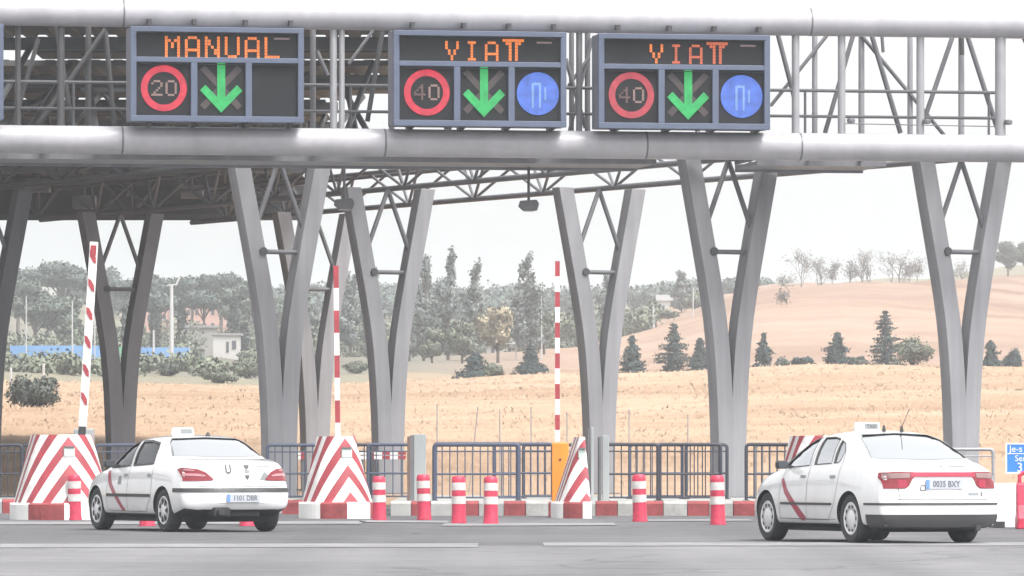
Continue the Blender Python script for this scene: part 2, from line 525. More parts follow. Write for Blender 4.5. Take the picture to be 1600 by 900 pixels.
def field_material():
    m = bpy.data.materials.new('dry_field')
    m.use_nodes = True
    nt = m.node_tree
    b = nt.nodes["Principled BSDF"]
    b.inputs["Roughness"].default_value = 0.95
    b.inputs["Specular IOR Level"].default_value = 0.1
    tc = nt.nodes.new("ShaderNodeTexCoord")
    def noise(scale, detail, sc=(1, 1, 1), dist=0.0):
        mp = nt.nodes.new("ShaderNodeMapping")
        mp.inputs["Scale"].default_value = sc
        nt.links.new(tc.outputs['Object'], mp.inputs[0])
        n = nt.nodes.new("ShaderNodeTexNoise")
        n.inputs["Scale"].default_value = scale
        n.inputs["Detail"].default_value = detail
        n.inputs["Distortion"].default_value = dist
        nt.links.new(mp.outputs[0], n.inputs["Vector"])
        return n.outputs["Fac"]
    def ramp(fac, stops):
        r = nt.nodes.new("ShaderNodeValToRGB")
        el = r.color_ramp.elements
        while len(el) < len(stops): el.new(0.5)
        for e, (p, c) in zip(el, stops):
            e.position = p
            e.color = (*c, 1)
        nt.links.new(fac, r.inputs[0])
        return r.outputs[0]
    def mix(a, b_, fac, mode='MIX'):
        x = nt.nodes.new("ShaderNodeMix")
        x.data_type = 'RGBA'
        x.blend_type = mode
        if isinstance(fac, float): x.inputs[0].default_value = fac
        else: nt.links.new(fac, x.inputs[0])
        nt.links.new(a, x.inputs[6])
        nt.links.new(b_, x.inputs[7])
        return x.outputs[2]
    base = ramp(noise(0.05, 7, (0.45, 1.0, 1), 0.7), [(0.30, (0.285, 0.188, 0.120)), (0.5, (0.37, 0.253, 0.170)), (0.72, (0.42, 0.302, 0.214))])
    fine = ramp(noise(0.5, 7, (0.5, 0.8, 1)), [(0.25, (0.86, 0.85, 0.83)), (0.55, (1, 1, 1)), (0.8, (1.07, 1.06, 1.04))])
    base = mix(base, fine, 1.0, 'MULTIPLY')
    band = ramp(noise(0.045, 7, (0.30, 0.75, 3.0), 1.2), [(0.36, (0.87, 0.845, 0.82)), (0.50, (1, 1, 1)), (0.7, (1.05, 1.05, 1.06))])
    base = mix(base, band, 1.0, 'MULTIPLY')
    green = ramp(noise(0.02, 5, (1, 0.6, 1), 0.6), [(0.0, (0.17, 0.165, 0.12)), (1.0, (0.25, 0.225, 0.165))])
    sep = nt.nodes.new("ShaderNodeSeparateXYZ")
    nt.links.new(tc.outputs['Object'], sep.inputs[0])
    # greener, scrubby ground beyond the field on the left and in the dip behind it
    def maprange(v, a, b_):
        mr = nt.nodes.new("ShaderNodeMapRange")
        mr.inputs[1].default_value = a
        mr.inputs[2].default_value = b_
        nt.links.new(v, mr.inputs[0])
        return mr.outputs[0]
    def mul(a, b_):
        n = nt.nodes.new("ShaderNodeMath")
        n.operation = 'MULTIPLY'
        nt.links.new(a, n.inputs[0])
        nt.links.new(b_, n.inputs[1])
        return n.outputs[0]
    far = maprange(sep.outputs[1], 335, 350)
    left = maprange(sep.outputs[0], 4, -8)
    patch = maprange(noise(0.03, 5, (1, 0.5, 1), 0.5), 0.22, 0.40)
    g = mul(mul(far, left), patch)
    base = mix(base, green, g)
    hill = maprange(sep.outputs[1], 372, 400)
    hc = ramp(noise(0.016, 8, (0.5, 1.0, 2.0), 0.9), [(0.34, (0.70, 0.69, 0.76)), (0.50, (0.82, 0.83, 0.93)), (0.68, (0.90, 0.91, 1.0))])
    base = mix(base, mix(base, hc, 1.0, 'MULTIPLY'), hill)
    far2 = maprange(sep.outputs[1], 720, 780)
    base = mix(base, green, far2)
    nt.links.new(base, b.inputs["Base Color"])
    bp = nt.nodes.new("ShaderNodeBump")
    bp.inputs["Strength"].default_value = 0.3
    bp.inputs["Distance"].default_value = 0.5
    nt.links.new(noise(0.8, 6), bp.inputs["Height"])
    nt.links.new(bp.outputs[0], b.inputs["Normal"])
    return m

ground = raw_mesh('ground', verts, faces, field_material(), smooth=True)
tag(ground, kind='structure')

# ------------------------------------------------------------------ road surfaces
def road_mat(name, col, stain=0.16):
    m = mat(name, col, 0.85, spec=0.3, noise=[(0.10, stain, 5), ((0.35, 0.08, 1), 0.12, 5), ((0.12, 0.9, 1), 0.09, 5), (2.5, 0.09, 6), (30, 0.14, 3)], bump=(40, 0.5))
    nt = m.node_tree
    b = nt.nodes["Principled BSDF"]
    src = b.inputs["Base Color"].links[0].from_socket
    tc = nt.nodes.new("ShaderNodeTexCoord")
    def scaled(src, fac):
        v = nt.nodes.new("ShaderNodeVectorMath"); v.operation = 'SCALE'
        nt.links.new(src, v.inputs[0]); nt.links.new(fac, v.inputs["Scale"])
        return v.outputs[0]
    def rng(src, a, b_, lo, hi):
        r = nt.nodes.new("ShaderNodeMapRange")
        for i, q in enumerate((a, b_, lo, hi)): r.inputs[i + 1].default_value = q
        nt.links.new(src, r.inputs[0])
        return r.outputs[0]
    # cracks between old repair strips
    nz = nt.nodes.new("ShaderNodeTexNoise"); nz.inputs["Scale"].default_value = 0.8
    nt.links.new(tc.outputs['Object'], nz.inputs["Vector"])
    ad = nt.nodes.new("ShaderNodeVectorMath"); ad.operation = 'ADD'
    nt.links.new(tc.outputs['Object'], ad.inputs[0]); nt.links.new(nz.outputs["Color"], ad.inputs[1])
    vo = nt.nodes.new("ShaderNodeTexVoronoi"); vo.feature = 'DISTANCE_TO_EDGE'; vo.inputs["Scale"].default_value = 0.22
    nt.links.new(ad.outputs[0], vo.inputs["Vector"])
    src = scaled(src, rng(vo.outputs["Distance"], 0.004, 0.016, 0.72, 1.0))
    # wheel tracks polished along the driving direction, oil drips between them
    mp = nt.nodes.new("ShaderNodeMapping"); mp.inputs["Rotation"].default_value = (0, 0, R(-24)); mp.inputs["Scale"].default_value = (0.62, 0.012, 1)
    nt.links.new(tc.outputs['Object'], mp.inputs[0])
    tn = nt.nodes.new("ShaderNodeTexNoise"); tn.inputs["Scale"].default_value = 1.0; tn.inputs["Detail"].default_value = 3
    nt.links.new(mp.outputs[0], tn.inputs["Vector"])
    src = scaled(src, rng(tn.outputs["Fac"], 0.35, 0.65, 0.84, 1.10))
    on = nt.nodes.new("ShaderNodeTexNoise"); on.inputs["Scale"].default_value = 0.9; on.inputs["Detail"].default_value = 4
    nt.links.new(tc.outputs['Object'], on.inputs["Vector"])
    src = scaled(src, rng(on.outputs["Fac"], 0.66, 0.74, 1.0, 0.72))
    nt.links.new(src, b.inputs["Base Color"])
    return m

def sheet(name, x0, x1, y0, y1, z, m, nx=2, ny=2):
    xs, ys = np.linspace(x0, x1, nx), np.linspace(y0, y1, ny)
    v = [(x, y, z) for y in ys for x in xs]
    f = [(j * nx + i, j * nx + i + 1, (j + 1) * nx + i + 1, (j + 1) * nx + i) for j in range(ny - 1) for i in range(nx - 1)]
    return tag(raw_mesh(name, v, f, m), kind='structure')

sheet('road', -90, 90, -110, 127, 0.0, road_mat('asphalt', (0.115, 0.113, 0.118)))
sheet('road_apron', -90, 90, -109, 70.2, 0.004, road_mat('worn_concrete_road', (0.168, 0.165, 0.171), 0.10))

def worn_paint():
    m = bpy.data.materials.new('worn_road_paint')
    m.use_nodes = True
    nt = m.node_tree
    b = nt.nodes["Principled BSDF"]
    b.inputs["Roughness"].default_value = 0.8
    tc = nt.nodes.new("ShaderNodeTexCoord")
    n = nt.nodes.new("ShaderNodeTexNoise")
    n.inputs["Scale"].default_value = 1.1
    n.inputs["Detail"].default_value = 8
    n.inputs["Roughness"].default_value = 0.7
    nt.links.new(tc.outputs['Object'], n.inputs["Vector"])
    r = nt.nodes.new("ShaderNodeValToRGB")
    e = r.color_ramp.elements
    e[0].position, e[0].color = 0.42, (0.17, 0.167, 0.172, 1)
    e[1].position, e[1].color = 0.74, (0.30, 0.296, 0.298, 1)
    nt.links.new(n.outputs["Fac"], r.inputs[0])
    nt.links.new(r.outputs[0], b.inputs["Base Color"])
    return m
WP = worn_paint()
def gy(py):                # distance of the ground seen at photo row py
    return CAM_H * FPX / (py - HOR)
def stripe(px0, px1, ya, yb, skew=0.0, z=0.010):
    d0, d1 = gy(yb), gy(ya)
    a, b_ = gx(px0, d0), gx(px1, d0)
    n = 14
    v, f = [], []
    for i in range(n + 1):
        x = a + (b_ - a) * i / n
        o = skew * i / n
        v += [(x, d0 + o + random.uniform(-0.03, 0.03), z), (x, d1 + o + random.uniform(-0.03, 0.03), z)]
    for i in range(n):
        f.append((2 * i, 2 * i + 2, 2 * i + 3, 2 * i + 1))
    return tag(raw_mesh('road_marking', v, f, WP), kind='structure')
stripe(-300, 745, 851.0, 857.0, 0.5)
stripe(850, 2100, 848.5, 854.0, 0.3)
stripe(560, 700, 813.5, 816.5, -1.0)
stripe(690, 965, 818.5, 822.5, 0.8)
stripe(-60, 560, 816, 820.5, 1.0)
stripe(1010, 1180, 812.5, 815, 0.5)

# ------------------------------------------------------------------ raised island with painted kerb
def kerb_row(px0, px1, D, pattern, h=0.27, depth=0.32):
    """pattern: sequence of (material key, length in m) repeated along the kerb"""
    mb = MB()
    keys = ['kerb_white', 'kerb_red', 'kerb_grey']
    x, xe = gx(px0, D), gx(px1, D)
    i = 0
    while x < xe:
        k, L = pattern[i % len(pattern)]
        mb.cur = keys.index(k)
        L2 = min(L, xe - x)
        n = 0.006
        poly = [(0, 0), (0, h - 0.05), (0.045, h), (depth, h), (depth, 0)]
        mb.prism(poly, (x + n, D, 0), (0, 1, 0), (0, 0, 1), (1, 0, 0), L2 - n * 2)
        x += L
        i += 1
    o = mb.build('kerb', [M[k] for k in keys])
    return tag(o, kind='structure')
rw = [('kerb_red', 0.40), ('kerb_white', 0.44)]
kerb_row(610, 1210, 105.5, [('kerb_grey', 0.38), ('kerb_red', 0.36), ('kerb_grey', 0.5)] + [('kerb_red', 0.38), ('kerb_grey', 0.46)] + rw * 40)
kerb_row(1216, 1515, 108.5, rw)
kerb_row(440, 480, 108.0, rw)
kerb_row(-70, 450, 110.0, [('kerb_grey', 0.9), ('kerb_red', 0.45), ('kerb_grey', 0.6)])
def island(name, px0, px1, D0, D1, z):
    mb = MB()
    x0, x1 = gx(px0, D0), gx(px1, D0)
    mb.box(((x0 + x1) / 2, (D0 + D1) / 2, z / 2), (x1 - x0, D1 - D0, z))
    return tag(mb.build(name, M['concrete']), kind='structure')
island('pavement', -75, 458, 110.33, 122, 0.255)
island('pavement', 610, 1211, 105.84, 122, 0.262)
island('pavement', 1216, 1516, 108.83, 122, 0.258)
# ------------------------------------------------------------------ overhead gantry, turned 8 degrees
GY = R(10.0)
UX, UY = math.cos(GY), math.sin(GY)
G0 = 112.0
def gpos(px, off=0.0):
    """point (x, y) on the gantry line (or off metres behind it) seen at photo column px"""
    k = (px - 800.0) / FPX
    bx, by = -UY * off, G0 + UX * off
    t = (k * by - bx) / (UX - k * UY)
    return bx + UX * t, by + UY * t
def gt(px, off=0.0):
    x, y = gpos(px, off)
    return (x * UX + (y - G0) * UY)
def gp(t, off, z):
    return Vector((UX * t - UY * off, G0 + UY * t + UX * off, z))

ZU, ZL, TR = 9.605, 7.16, 0.27
gantry = thing('sign_gantry', 'long pale grey twin tube gantry carrying the lane signs across the toll plaza', 'gantry', gp(0, 0, 0))
T0, T1 = gt(-120), gt(1790)
for z, nm in ((ZU, 'upper_tube'), (ZL, 'lower_tube')):
    o = MB().tube([gp(T0 + (T1 - T0) * i / 12, 0, z) for i in range(13)], TR, 40).build(nm, M['tube'], gantry, smooth=40, world=True)
    for px in ((192, 1265) if z == ZU else (190, 600, 1008, 1249)):
        t = gt(px)
        MB().tube([gp(t - 0.018, 0, z), gp(t + 0.018, 0, z)], TR + 0.003, 40).build('joint_band', M['steel'], o, smooth=40, world=False).location = -gantry.location
# vertical posts in the front plane and the rear plane (1.5 m behind)
OFFR = 1.6
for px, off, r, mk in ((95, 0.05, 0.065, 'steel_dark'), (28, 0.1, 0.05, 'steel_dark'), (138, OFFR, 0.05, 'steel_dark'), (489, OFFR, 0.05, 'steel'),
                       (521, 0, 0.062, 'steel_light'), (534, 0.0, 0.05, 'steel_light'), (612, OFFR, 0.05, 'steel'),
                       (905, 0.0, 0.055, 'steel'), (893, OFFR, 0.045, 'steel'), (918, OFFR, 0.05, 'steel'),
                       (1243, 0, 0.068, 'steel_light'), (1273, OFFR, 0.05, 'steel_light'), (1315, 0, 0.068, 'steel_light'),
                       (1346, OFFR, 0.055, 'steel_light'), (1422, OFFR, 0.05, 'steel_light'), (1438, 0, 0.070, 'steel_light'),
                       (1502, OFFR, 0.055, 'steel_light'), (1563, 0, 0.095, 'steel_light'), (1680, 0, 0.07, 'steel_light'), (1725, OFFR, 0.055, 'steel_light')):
    t = gt(px, off)
    MB().tube([gp(t, off, ZL + TR * 0.6 - (0.0 if off == 0 else 0.25)), gp(t, off, ZU - TR * 0.6 + (0 if off == 0 else 0.2))], r * 1.12, 12).build('vertical_post', M[mk], gantry, smooth=40, world=True)
def zpx(py, off):
    return CAM_H + (HOR - py) / FPX * (G0 + off + 0.0)
for (xa, ya, xb, yb, off, r, mk) in (
        (1215, 52, 1243, 160, 1.3, 0.05, 'steel'), (1292, 55, 1204, 166, 1.5, 0.038, 'steel'), (1333, 55, 1289, 208, 1.3, 0.048, 'steel'),
        (1345, 55, 1478, 214, 1.5, 0.040, 'steel'), (1362, 55, 1407, 208, 1.3, 0.052, 'steel'), (1488, 58, 1443, 190, 1.3, 0.05, 'steel'),
        (1512, 58, 1560, 206, 1.3, 0.052, 'steel'), (1378, 55, 1380, 82, 0.8, 0.035, 'steel'), (1502, 55, 1503, 86, 0.9, 0.05, 'steel_dark'),
        (888, 135, 920, 90, 1.4, 0.036, 'steel'), (884, 92, 915, 200, 1.3, 0.045, 'steel'), (925, 60, 890, 205, 1.5, 0.04, 'steel'),
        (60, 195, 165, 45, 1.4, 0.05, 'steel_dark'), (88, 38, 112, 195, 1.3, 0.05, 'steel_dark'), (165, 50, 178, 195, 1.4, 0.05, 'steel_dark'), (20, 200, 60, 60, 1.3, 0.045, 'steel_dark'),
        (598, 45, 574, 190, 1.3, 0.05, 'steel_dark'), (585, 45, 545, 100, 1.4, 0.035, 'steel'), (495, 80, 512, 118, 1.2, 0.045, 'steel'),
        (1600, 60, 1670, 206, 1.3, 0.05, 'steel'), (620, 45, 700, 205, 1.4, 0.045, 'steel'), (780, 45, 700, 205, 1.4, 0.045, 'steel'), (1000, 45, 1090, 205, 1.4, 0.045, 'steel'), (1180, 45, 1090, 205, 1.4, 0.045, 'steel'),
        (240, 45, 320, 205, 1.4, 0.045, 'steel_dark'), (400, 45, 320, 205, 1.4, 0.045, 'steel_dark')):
    a, b_ = gt(xa, off), gt(xb, off)
    d = (G0 + UY * (a + b_) / 2)
    za, zb = CAM_H + (HOR - ya) / FPX * (d + off), CAM_H + (HOR - yb) / FPX * (d + off)
    MB().tube([gp(a, off, za), gp(b_, off, zb)], r, 10).build('diagonal_brace', M[mk], gantry, smooth=40, world=True)
for z, r in ((8.33, 0.033), (7.82, 0.030)):
    MB().tube([gp(gt(-100, 1.0), 1.0, z), gp(gt(1557, 1.0), 1.0, z)], r, 8).build('handrail', M['steel'], gantry, smooth=40, world=True)
for px in (25, 115, 1258, 1545, 548, 470):
    t = gt(px, 1.0)
    MB().tube([gp(t, 1.0, 7.2), gp(t, 1.0, 8.33)], 0.026, 8).build('handrail_post', M['steel'], gantry, smooth=40, world=True)
MB().tube([gp(gt(1320, 0.6), 0.6, 7.66), gp(gt(1566, 0.6), 0.6, 7.63)], 0.012, 6).build('cable', M['steel'], gantry, world=True)
for px in (1322, 1440, 1567):
    t = gt(px, 0.3)
    MB().lathe([(0.001, 0.05), (0.07, 0.04), (0.085, 0), (0.07, -0.05), (0.001, -0.06)], 12, gp(t, -0.12, 7.68)).build('clamp', M['steel'], gantry, smooth=40, world=True)
# walkway deck behind the lower tube: three lengths
M['grating'] = mat('walkway_grating', (0.24, 0.24, 0.26), 0.6, noise=[(3, 0.15, 4)])
for (a, b_) in ((-110, 1010), (1165, 1366)):
    ta, tb = gt(a, 1.6), gt(b_, 1.6)
    mb = MB()
    p, q = gp(ta, 1.6, 6.87), gp(tb, 1.6, 6.87)
    mb.bar(p, q, 1.9, 0.07)
    mb.bar(gp(ta, 2.58, 6.86), gp(tb, 2.58, 6.86), 0.06, 0.16)
    mb.bar(gp(ta, 0.62, 6.89), gp(tb, 0.62, 6.89), 0.06, 0.14)
    mb.build('walkway', M['grating'], gantry, world=True)
    tt = ta
    while tt < tb:
        MB().bar(gp(tt, 0.2, 6.98), gp(tt, 2.5, 6.98), 0.06, 0.10).build('walkway_bracket', M['steel'], gantry, world=True)
        tt += 1.05
for z in (7.30, 9.62):
    MB().tube([gp(gt(-100, OFFR + 0.2), OFFR + 0.2, z), gp(gt(1680, OFFR + 0.2), OFFR + 0.2, z)], 0.06, 10).build('rear_chord', M['steel'], gantry, smooth=40, world=True)

# ------------------------------------------------------------------ lane signs
GLY = {
    'M': ["10001", "11011", "10101", "10101", "10001", "10001", "10001"],
    'A': ["01110", "10001", "10001", "10001", "11111", "10001", "10001"],
    'N': ["10001", "11001", "11001", "10101", "10011", "10011", "10001"],
    'U': ["10001", "10001", "10001", "10001", "10001", "10001", "01110"],
    'L': ["10000", "10000", "10000", "10000", "10000", "10000", "11111"],
    'V': ["10001", "10001", "10001", "01010", "01010", "00100", "00100"],
    'I': ["01110", "00100", "00100", "00100", "00100", "00100", "01110"],
    'T': ["1111111", "0110110", "0010100", "0010100", "0010100", "0010100", "0010100"],
    '2': ["01110", "10001", "00001", "00010", "00100", "01000", "11111"],
    '0': ["01110", "10001", "10001", "10001", "10001", "10001", "01110"],
    '4': ["00010", "00110", "01010", "10010", "11111", "00010", "00010"],
}
def dots(mb, ch, x, z, p, y=-0.012):
    """5x7 lamp letter with its top left corner at (x, z)"""
    for r_, row in enumerate(GLY[ch]):
        for c_, b_ in enumerate(row):
            if b_ == '1':
                mb.box((x + (c_ + 0.5) * p, y, z - (r_ + 0.5) * p), (p * 0.86, 0.016, p * 0.86))

def lane_sign(label, px0, px1, yt, yb, word, speed, disc, dim=False):
    off = -0.62
    ta, tb = gt(px0, off), gt(px1, off)
    tc = (ta + tb) / 2
    d = gp(tc, off, 0).y
    W = tb - ta
    yb -= 4
    z0, z1 = CAM_H + (HOR - yb) / FPX * d, CAM_H + (HOR - yt) / FPX * d
    H = z1 - z0
    root = thing('lane_sign', label, 'lane sign', gp(tc, off, z0), GY, 'variable message signs hung on the gantry')
    u = W / 270.0                                  # one photo pixel in metres
    def X(px): return (px - 135) * u               # px measured from the sign's left edge
    def Z(py): return H - py * (H / 153.0)
    # cabinet with chamfered rear
    mb = MB()
    mb.prism([(X(0), 0.03), (X(0) - 0.015, 0.55), (X(0) + 0.08, 0.62), (X(270) - 0.08, 0.62), (X(270) + 0.015, 0.55), (X(270), 0.03)], (0, 0, 0.01), (1, 0, 0), (0, 1, 0), (0, 0, 1), H - 0.02)
    mb.build('cabinet', M['sign_box'], root, bevel=0.015)
    MB().box((0, 0.014, H / 2), (W - 0.08, 0.03, H - 0.08)).build('display_panel', M['sign_face'], root)
    # frame and dividers
    fr = MB()
    fw = 0.115
    fr.box((0, -0.03, H - fw / 2), (W, 0.12, fw)); fr.box((0, -0.03, fw / 2), (W, 0.12, fw))
    for s in (-1, 1):
        fr.box((s * (W / 2 - fw / 2), -0.028, H / 2), (fw, 0.116, H - 2 * fw))
    zd = Z(53)
    fr.box((0, -0.026, zd), (W - 2 * fw, 0.11, 0.10))
    for px in (99, 184):
        fr.box((X(px), -0.024, (zd - 0.05 + fw) / 2), (0.125, 0.105, zd - 0.05 - fw))
    fr.build('frame', M['sign_frame'], root, bevel=0.008)
    # hood lips above each field
    hd = MB()
    hd.box((0, -0.10, Z(9)), (W - 2 * fw, 0.16, 0.015))
    for (a, b_) in ((15, 92), (106, 178), (191, 258)):
        hd.box(((X(a) + X(b_)) / 2, -0.07, Z(60)), (X(b_) - X(a), 0.10, 0.012))
    hd.build('hood', M['sign_face'], root)
    # word in amber lamps
    n = len(word)
    p = (4.75 if n > 4 else 4.3) * u
    x = X(54 if n > 4 else 81)
    for i, ch in enumerate(word):
        lm = MB()
        dots(lm, ch, x - (p * 0.8 if ch == 'T' else 0), Z(14.5 if n > 4 else (11.5 if ch == 'T' else 16)), p * (1.13 if ch == 'T' else 1))
        mk = 'led_orange' if (not dim or i in (0,)) else 'led_orange_dim'
        lm.build('letter', M[mk], root)
        x += 31.0 * u
    MB().box((X(236), -0.012, Z(17)), (0.30, 0.012, 0.035)).build('status_lamp', M['lamp_clear'], root)
    # speed disc
    cx, cz = X(52.5), Z(99)
    ring = MB()
    r0, r1, nn = 25.5 * u, 35.5 * u, 56
    vs, fs = [], []
    for k in range(nn):
        a = 2 * math.pi * k / nn
        for rr in (r0, r1):
            for y in (-0.02, 0.0):
                vs.append((cx + rr * math.cos(a), y, cz + rr * math.sin(a)))
    for k in range(nn):
        j = (k + 1) % nn
        fs += [(4 * k, 4 * k + 2, 4 * j + 2, 4 * j), (4 * k + 2, 4 * k + 3, 4 * j + 3, 4 * j + 2), (4 * k, 4 * j, 4 * j + 1, 4 * k + 1)]
    ring.add(vs, fs)
    ring.build('speed_ring', M['led_red_dim' if dim else 'led_red'], root)
    for i, ch in enumerate(speed):
        lm = MB()
        dots(lm, ch, cx - 19.5 * u + i * 22 * u, cz + 12.5 * u, 3.5 * u)
        lm.build('digit', M['led_pale' if not (ch == '4') else 'led_faint'], root)
    # unlit cross and lit green arrow
    ax, ay = X(141.5), Z(97)
    crs = MB()
    for s in (-1, 1):
        crs.bar((ax - 29 * u * s, -0.008, ay - 31 * u), (ax + 29 * u * s, -0.008, ay + 31 * u), 0.012, 10 * u, up=(0, 0, 1))
    crs.build('cross', M['led_off'], root)
    ar = MB()
    poly = [(-6.2, 42), (6.2, 42), (6.2, -15), (24.5, 4), (33, -4.5), (0, -39), (-33, -4.5), (-24.5, 4), (-6.2, -15)]
    ar.prism([(a * u, b_ * u) for a, b_ in poly], (ax, -0.034, ay), (1, 0, 0), (0, 0, 1), (0, 1, 0), 0.012)
    ar.build('arrow', M['led_green'], root)
    # blue lane disc
    if disc:
        bx, bz = X(226), Z(99)
        MB().lathe([(33 * u, 0.0), (33 * u, -0.02), (0.001, -0.021)], 48, (bx, 0, bz), axis='y').build('lane_disc', M['led_blue'], root)
        tl = MB()
        for (a, b_, c_, d_) in ((-10, 16, -6.5, -22), (1.5, 17, 4.5, -22), (10, 10, 13, -10), (-6.5, 17, 1.5, 13)):
            tl.box(((a + c_) / 2 * u + bx, -0.026, (b_ + d_) / 2 * u + bz), (abs(c_ - a) * u, 0.008, abs(b_ - d_) * u))
        tl.build('disc_mark', M['led_palegreen'], root)
    return root
lane_sign('dark lane sign reading MANUAL in amber lamps, with a red 20 and green arrow', 203, 474, 43, 195, 'MANUAL', '20', False)
lane_sign('lane sign reading VIAT in amber with blue disc, hung next to the MANUAL sign', 614, 884, 49, 202, 'VIAT', '40', True)
lane_sign('lane sign with fading VIAT letters and blue disc, hung next to the open gantry truss', 934, 1202, 54, 206, 'VIAT', '40', True, dim=True)
lane_sign('lane sign cut by the left edge of the photo, only its blue frame showing', -266, 5, 36, 190, 'VIAT', '40', True)
# feet carrying the signs on the lower tube
for px in (230, 300, 380, 450, 640, 720, 790, 860, 960, 1040, 1110, 1180):
    t = gt(px, 0)
    for za, zb in ((7.50, 7.44), (9.42, 9.46)):
        MB().bar(gp(t, -0.45, za), gp(t, 0.3, zb), 0.07, 0.10).build('sign_bracket', M['steel_dark'], gantry, world=True)

# ------------------------------------------------------------------ V columns and their canopy beams
PA = R(28.5)                      # islands run 28.5 degrees left of the view
PX_, PY_ = math.cos(PA), math.sin(PA)      # across the lane
ZC = 7.02
def v_column_meshes():
    prof = [(0.25, 0.125), (1.5, 0.145), (2.55, 0.19), (3.7, 0.285), (4.7, 0.46), (5.7, 0.66), (7.05, 0.93)]
    zs = np.linspace(0.25, 7.05, 18)
    us = np.interp(zs, [p[0] for p in prof], [p[1] for p in prof])
    us = np.convolve(np.pad(us, 1, mode='edge'), [0.25, 0.5, 0.25], 'valid')
    us[-1] = 0.93
    res = []
    for s in (-1, 1):
        mb = MB()
        vs = []
        hw, hd = 0.180, 0.175
        for z, u in zip(zs, us):
            for (a, b_) in ((-hw, -hd), (hw, -hd), (hw, hd), (-hw, hd)):
                vs.append((s * u + a, b_ + 0.004 * s, z))
        fs = []
        for i in range(len(zs) - 1):
            for k in range(4):
                fs.append((i * 4 + k, i * 4 + (k + 1) % 4, (i + 1) * 4 + (k + 1) % 4, (i + 1) * 4 + k))
        fs += [(3, 2, 1, 0), tuple((len(zs) - 1) * 4 + k for k in range(4))]
        mb.add(vs, fs)
        res.append(mb)
    return res
def v_column(label, px, D, darker=False, zbase=0.25):
    root = thing('canopy_column', label, 'column', (gx(px, D), D, 0), PA, 'forked steel columns of the toll canopy')
    mk = M['column_mid' if darker is None else 'column_dark' if darker else 'column']
    for mb in v_column_meshes():
        mb.build('column_arm', mk, root, bevel=0.012)
    for s in (-1, 1):
        u5 = 0.61
        o = MB().tube([(s * u5, 0, 5.45), (0.0, 0, ZC)], 0.052, 10).build('brace', M['steel'], root, smooth=40)
    MB().tube([(-0.52, -0.02, 5.18), (0.52, -0.02, 5.18)], 0.05, 10).build('strut', M['steel'], root, smooth=40)
    MB().lathe([(0.085, 0), (0.085, 0.06), (0.04, 0.07)], 12, (-0.44, -0.22, 5.18), axis='y').build('strut_flange', M['steel_dark'], root)
    bp = MB()
    bp.box((0, 0, zbase + 0.012), (0.75, 0.55, 0.03))
    bp.build('base_plate', M['steel'], root)
    return root
DF, DM, DB = 115.4, 128.2, 141.2
v_column('near forked grey column behind the left white taxi, under the MANUAL sign', 436, DF)
v_column('forked grey column rising beside the front wheel of the right taxi', 1138, DF)
v_column('forked grey column rising behind the boot of the right taxi', 1502, DF)
v_column('dark forked column cut by the left edge of the photo', -24, DM, darker=True)
v_column('forked grey column just right of the middle striped crash cushion', 606, DM)
v_column('forked grey column just right of the orange barrier cabinet', 936, DM)
v_column('slim far forked column beside the leaning barrier arm on the left', 188, DB, darker=None)
v_column('far forked column half hidden by the near column behind the left taxi', 492, DB)

def canopy_beam(label, px, D, near_steps, far_steps, mk):
    """triangular lattice beam over a row of columns, running along the islands"""
    bx, by = gx(px, D), D
    dx, dy = -math.sin(PA), math.cos(PA)
    root = thing('canopy_beam', label, 'beam', (bx, by, ZC), 0.0, 'lattice beams over the column rows')
    a, b_ = -near_steps, far_steps
    P = lambda s, w, z: (dx * s + PX_ * w, dy * s + PY_ * w, z)
    MB().tube([P(a, 0, 0.03), P(b_, 0, 0.03)], 0.065, 10).build('bottom_chord', M[mk], root, smooth=40)
    for w in (-0.42, 0.42):
        MB().tube([P(7.5, w, 0.82), P(b_, w, 0.82)], 0.05, 10).build('top_chord', M[mk], root, smooth=40)
    s = 7.5
    k = 0
    while s < b_ - 1.0:
        for w in (-0.42, 0.42):
            mb = MB()
            mb.tube([P(s, 0, 0.03), P(s - 1.3, w, 0.82)], 0.036, 8)
            mb.tube([P(s, 0, 0.03), P(s + 1.3, w, 0.82)], 0.036, 8)
            mb.build('web_brace', M[mk], root, smooth=40)
        s += 3.3
    return root
canopy_beam('lattice beam along the row of the column nearest the right taxi front wheel', 1138, DF, 2.0, 34, 'steel')
canopy_beam('lattice beam along the row that ends at the column behind the right taxi boot', 1502, DF, 1.2, 36, 'steel')
canopy_beam('dark lattice beam along the row of the near column behind the left taxi', 436, DF, 2.6, 40, 'steel_dark')

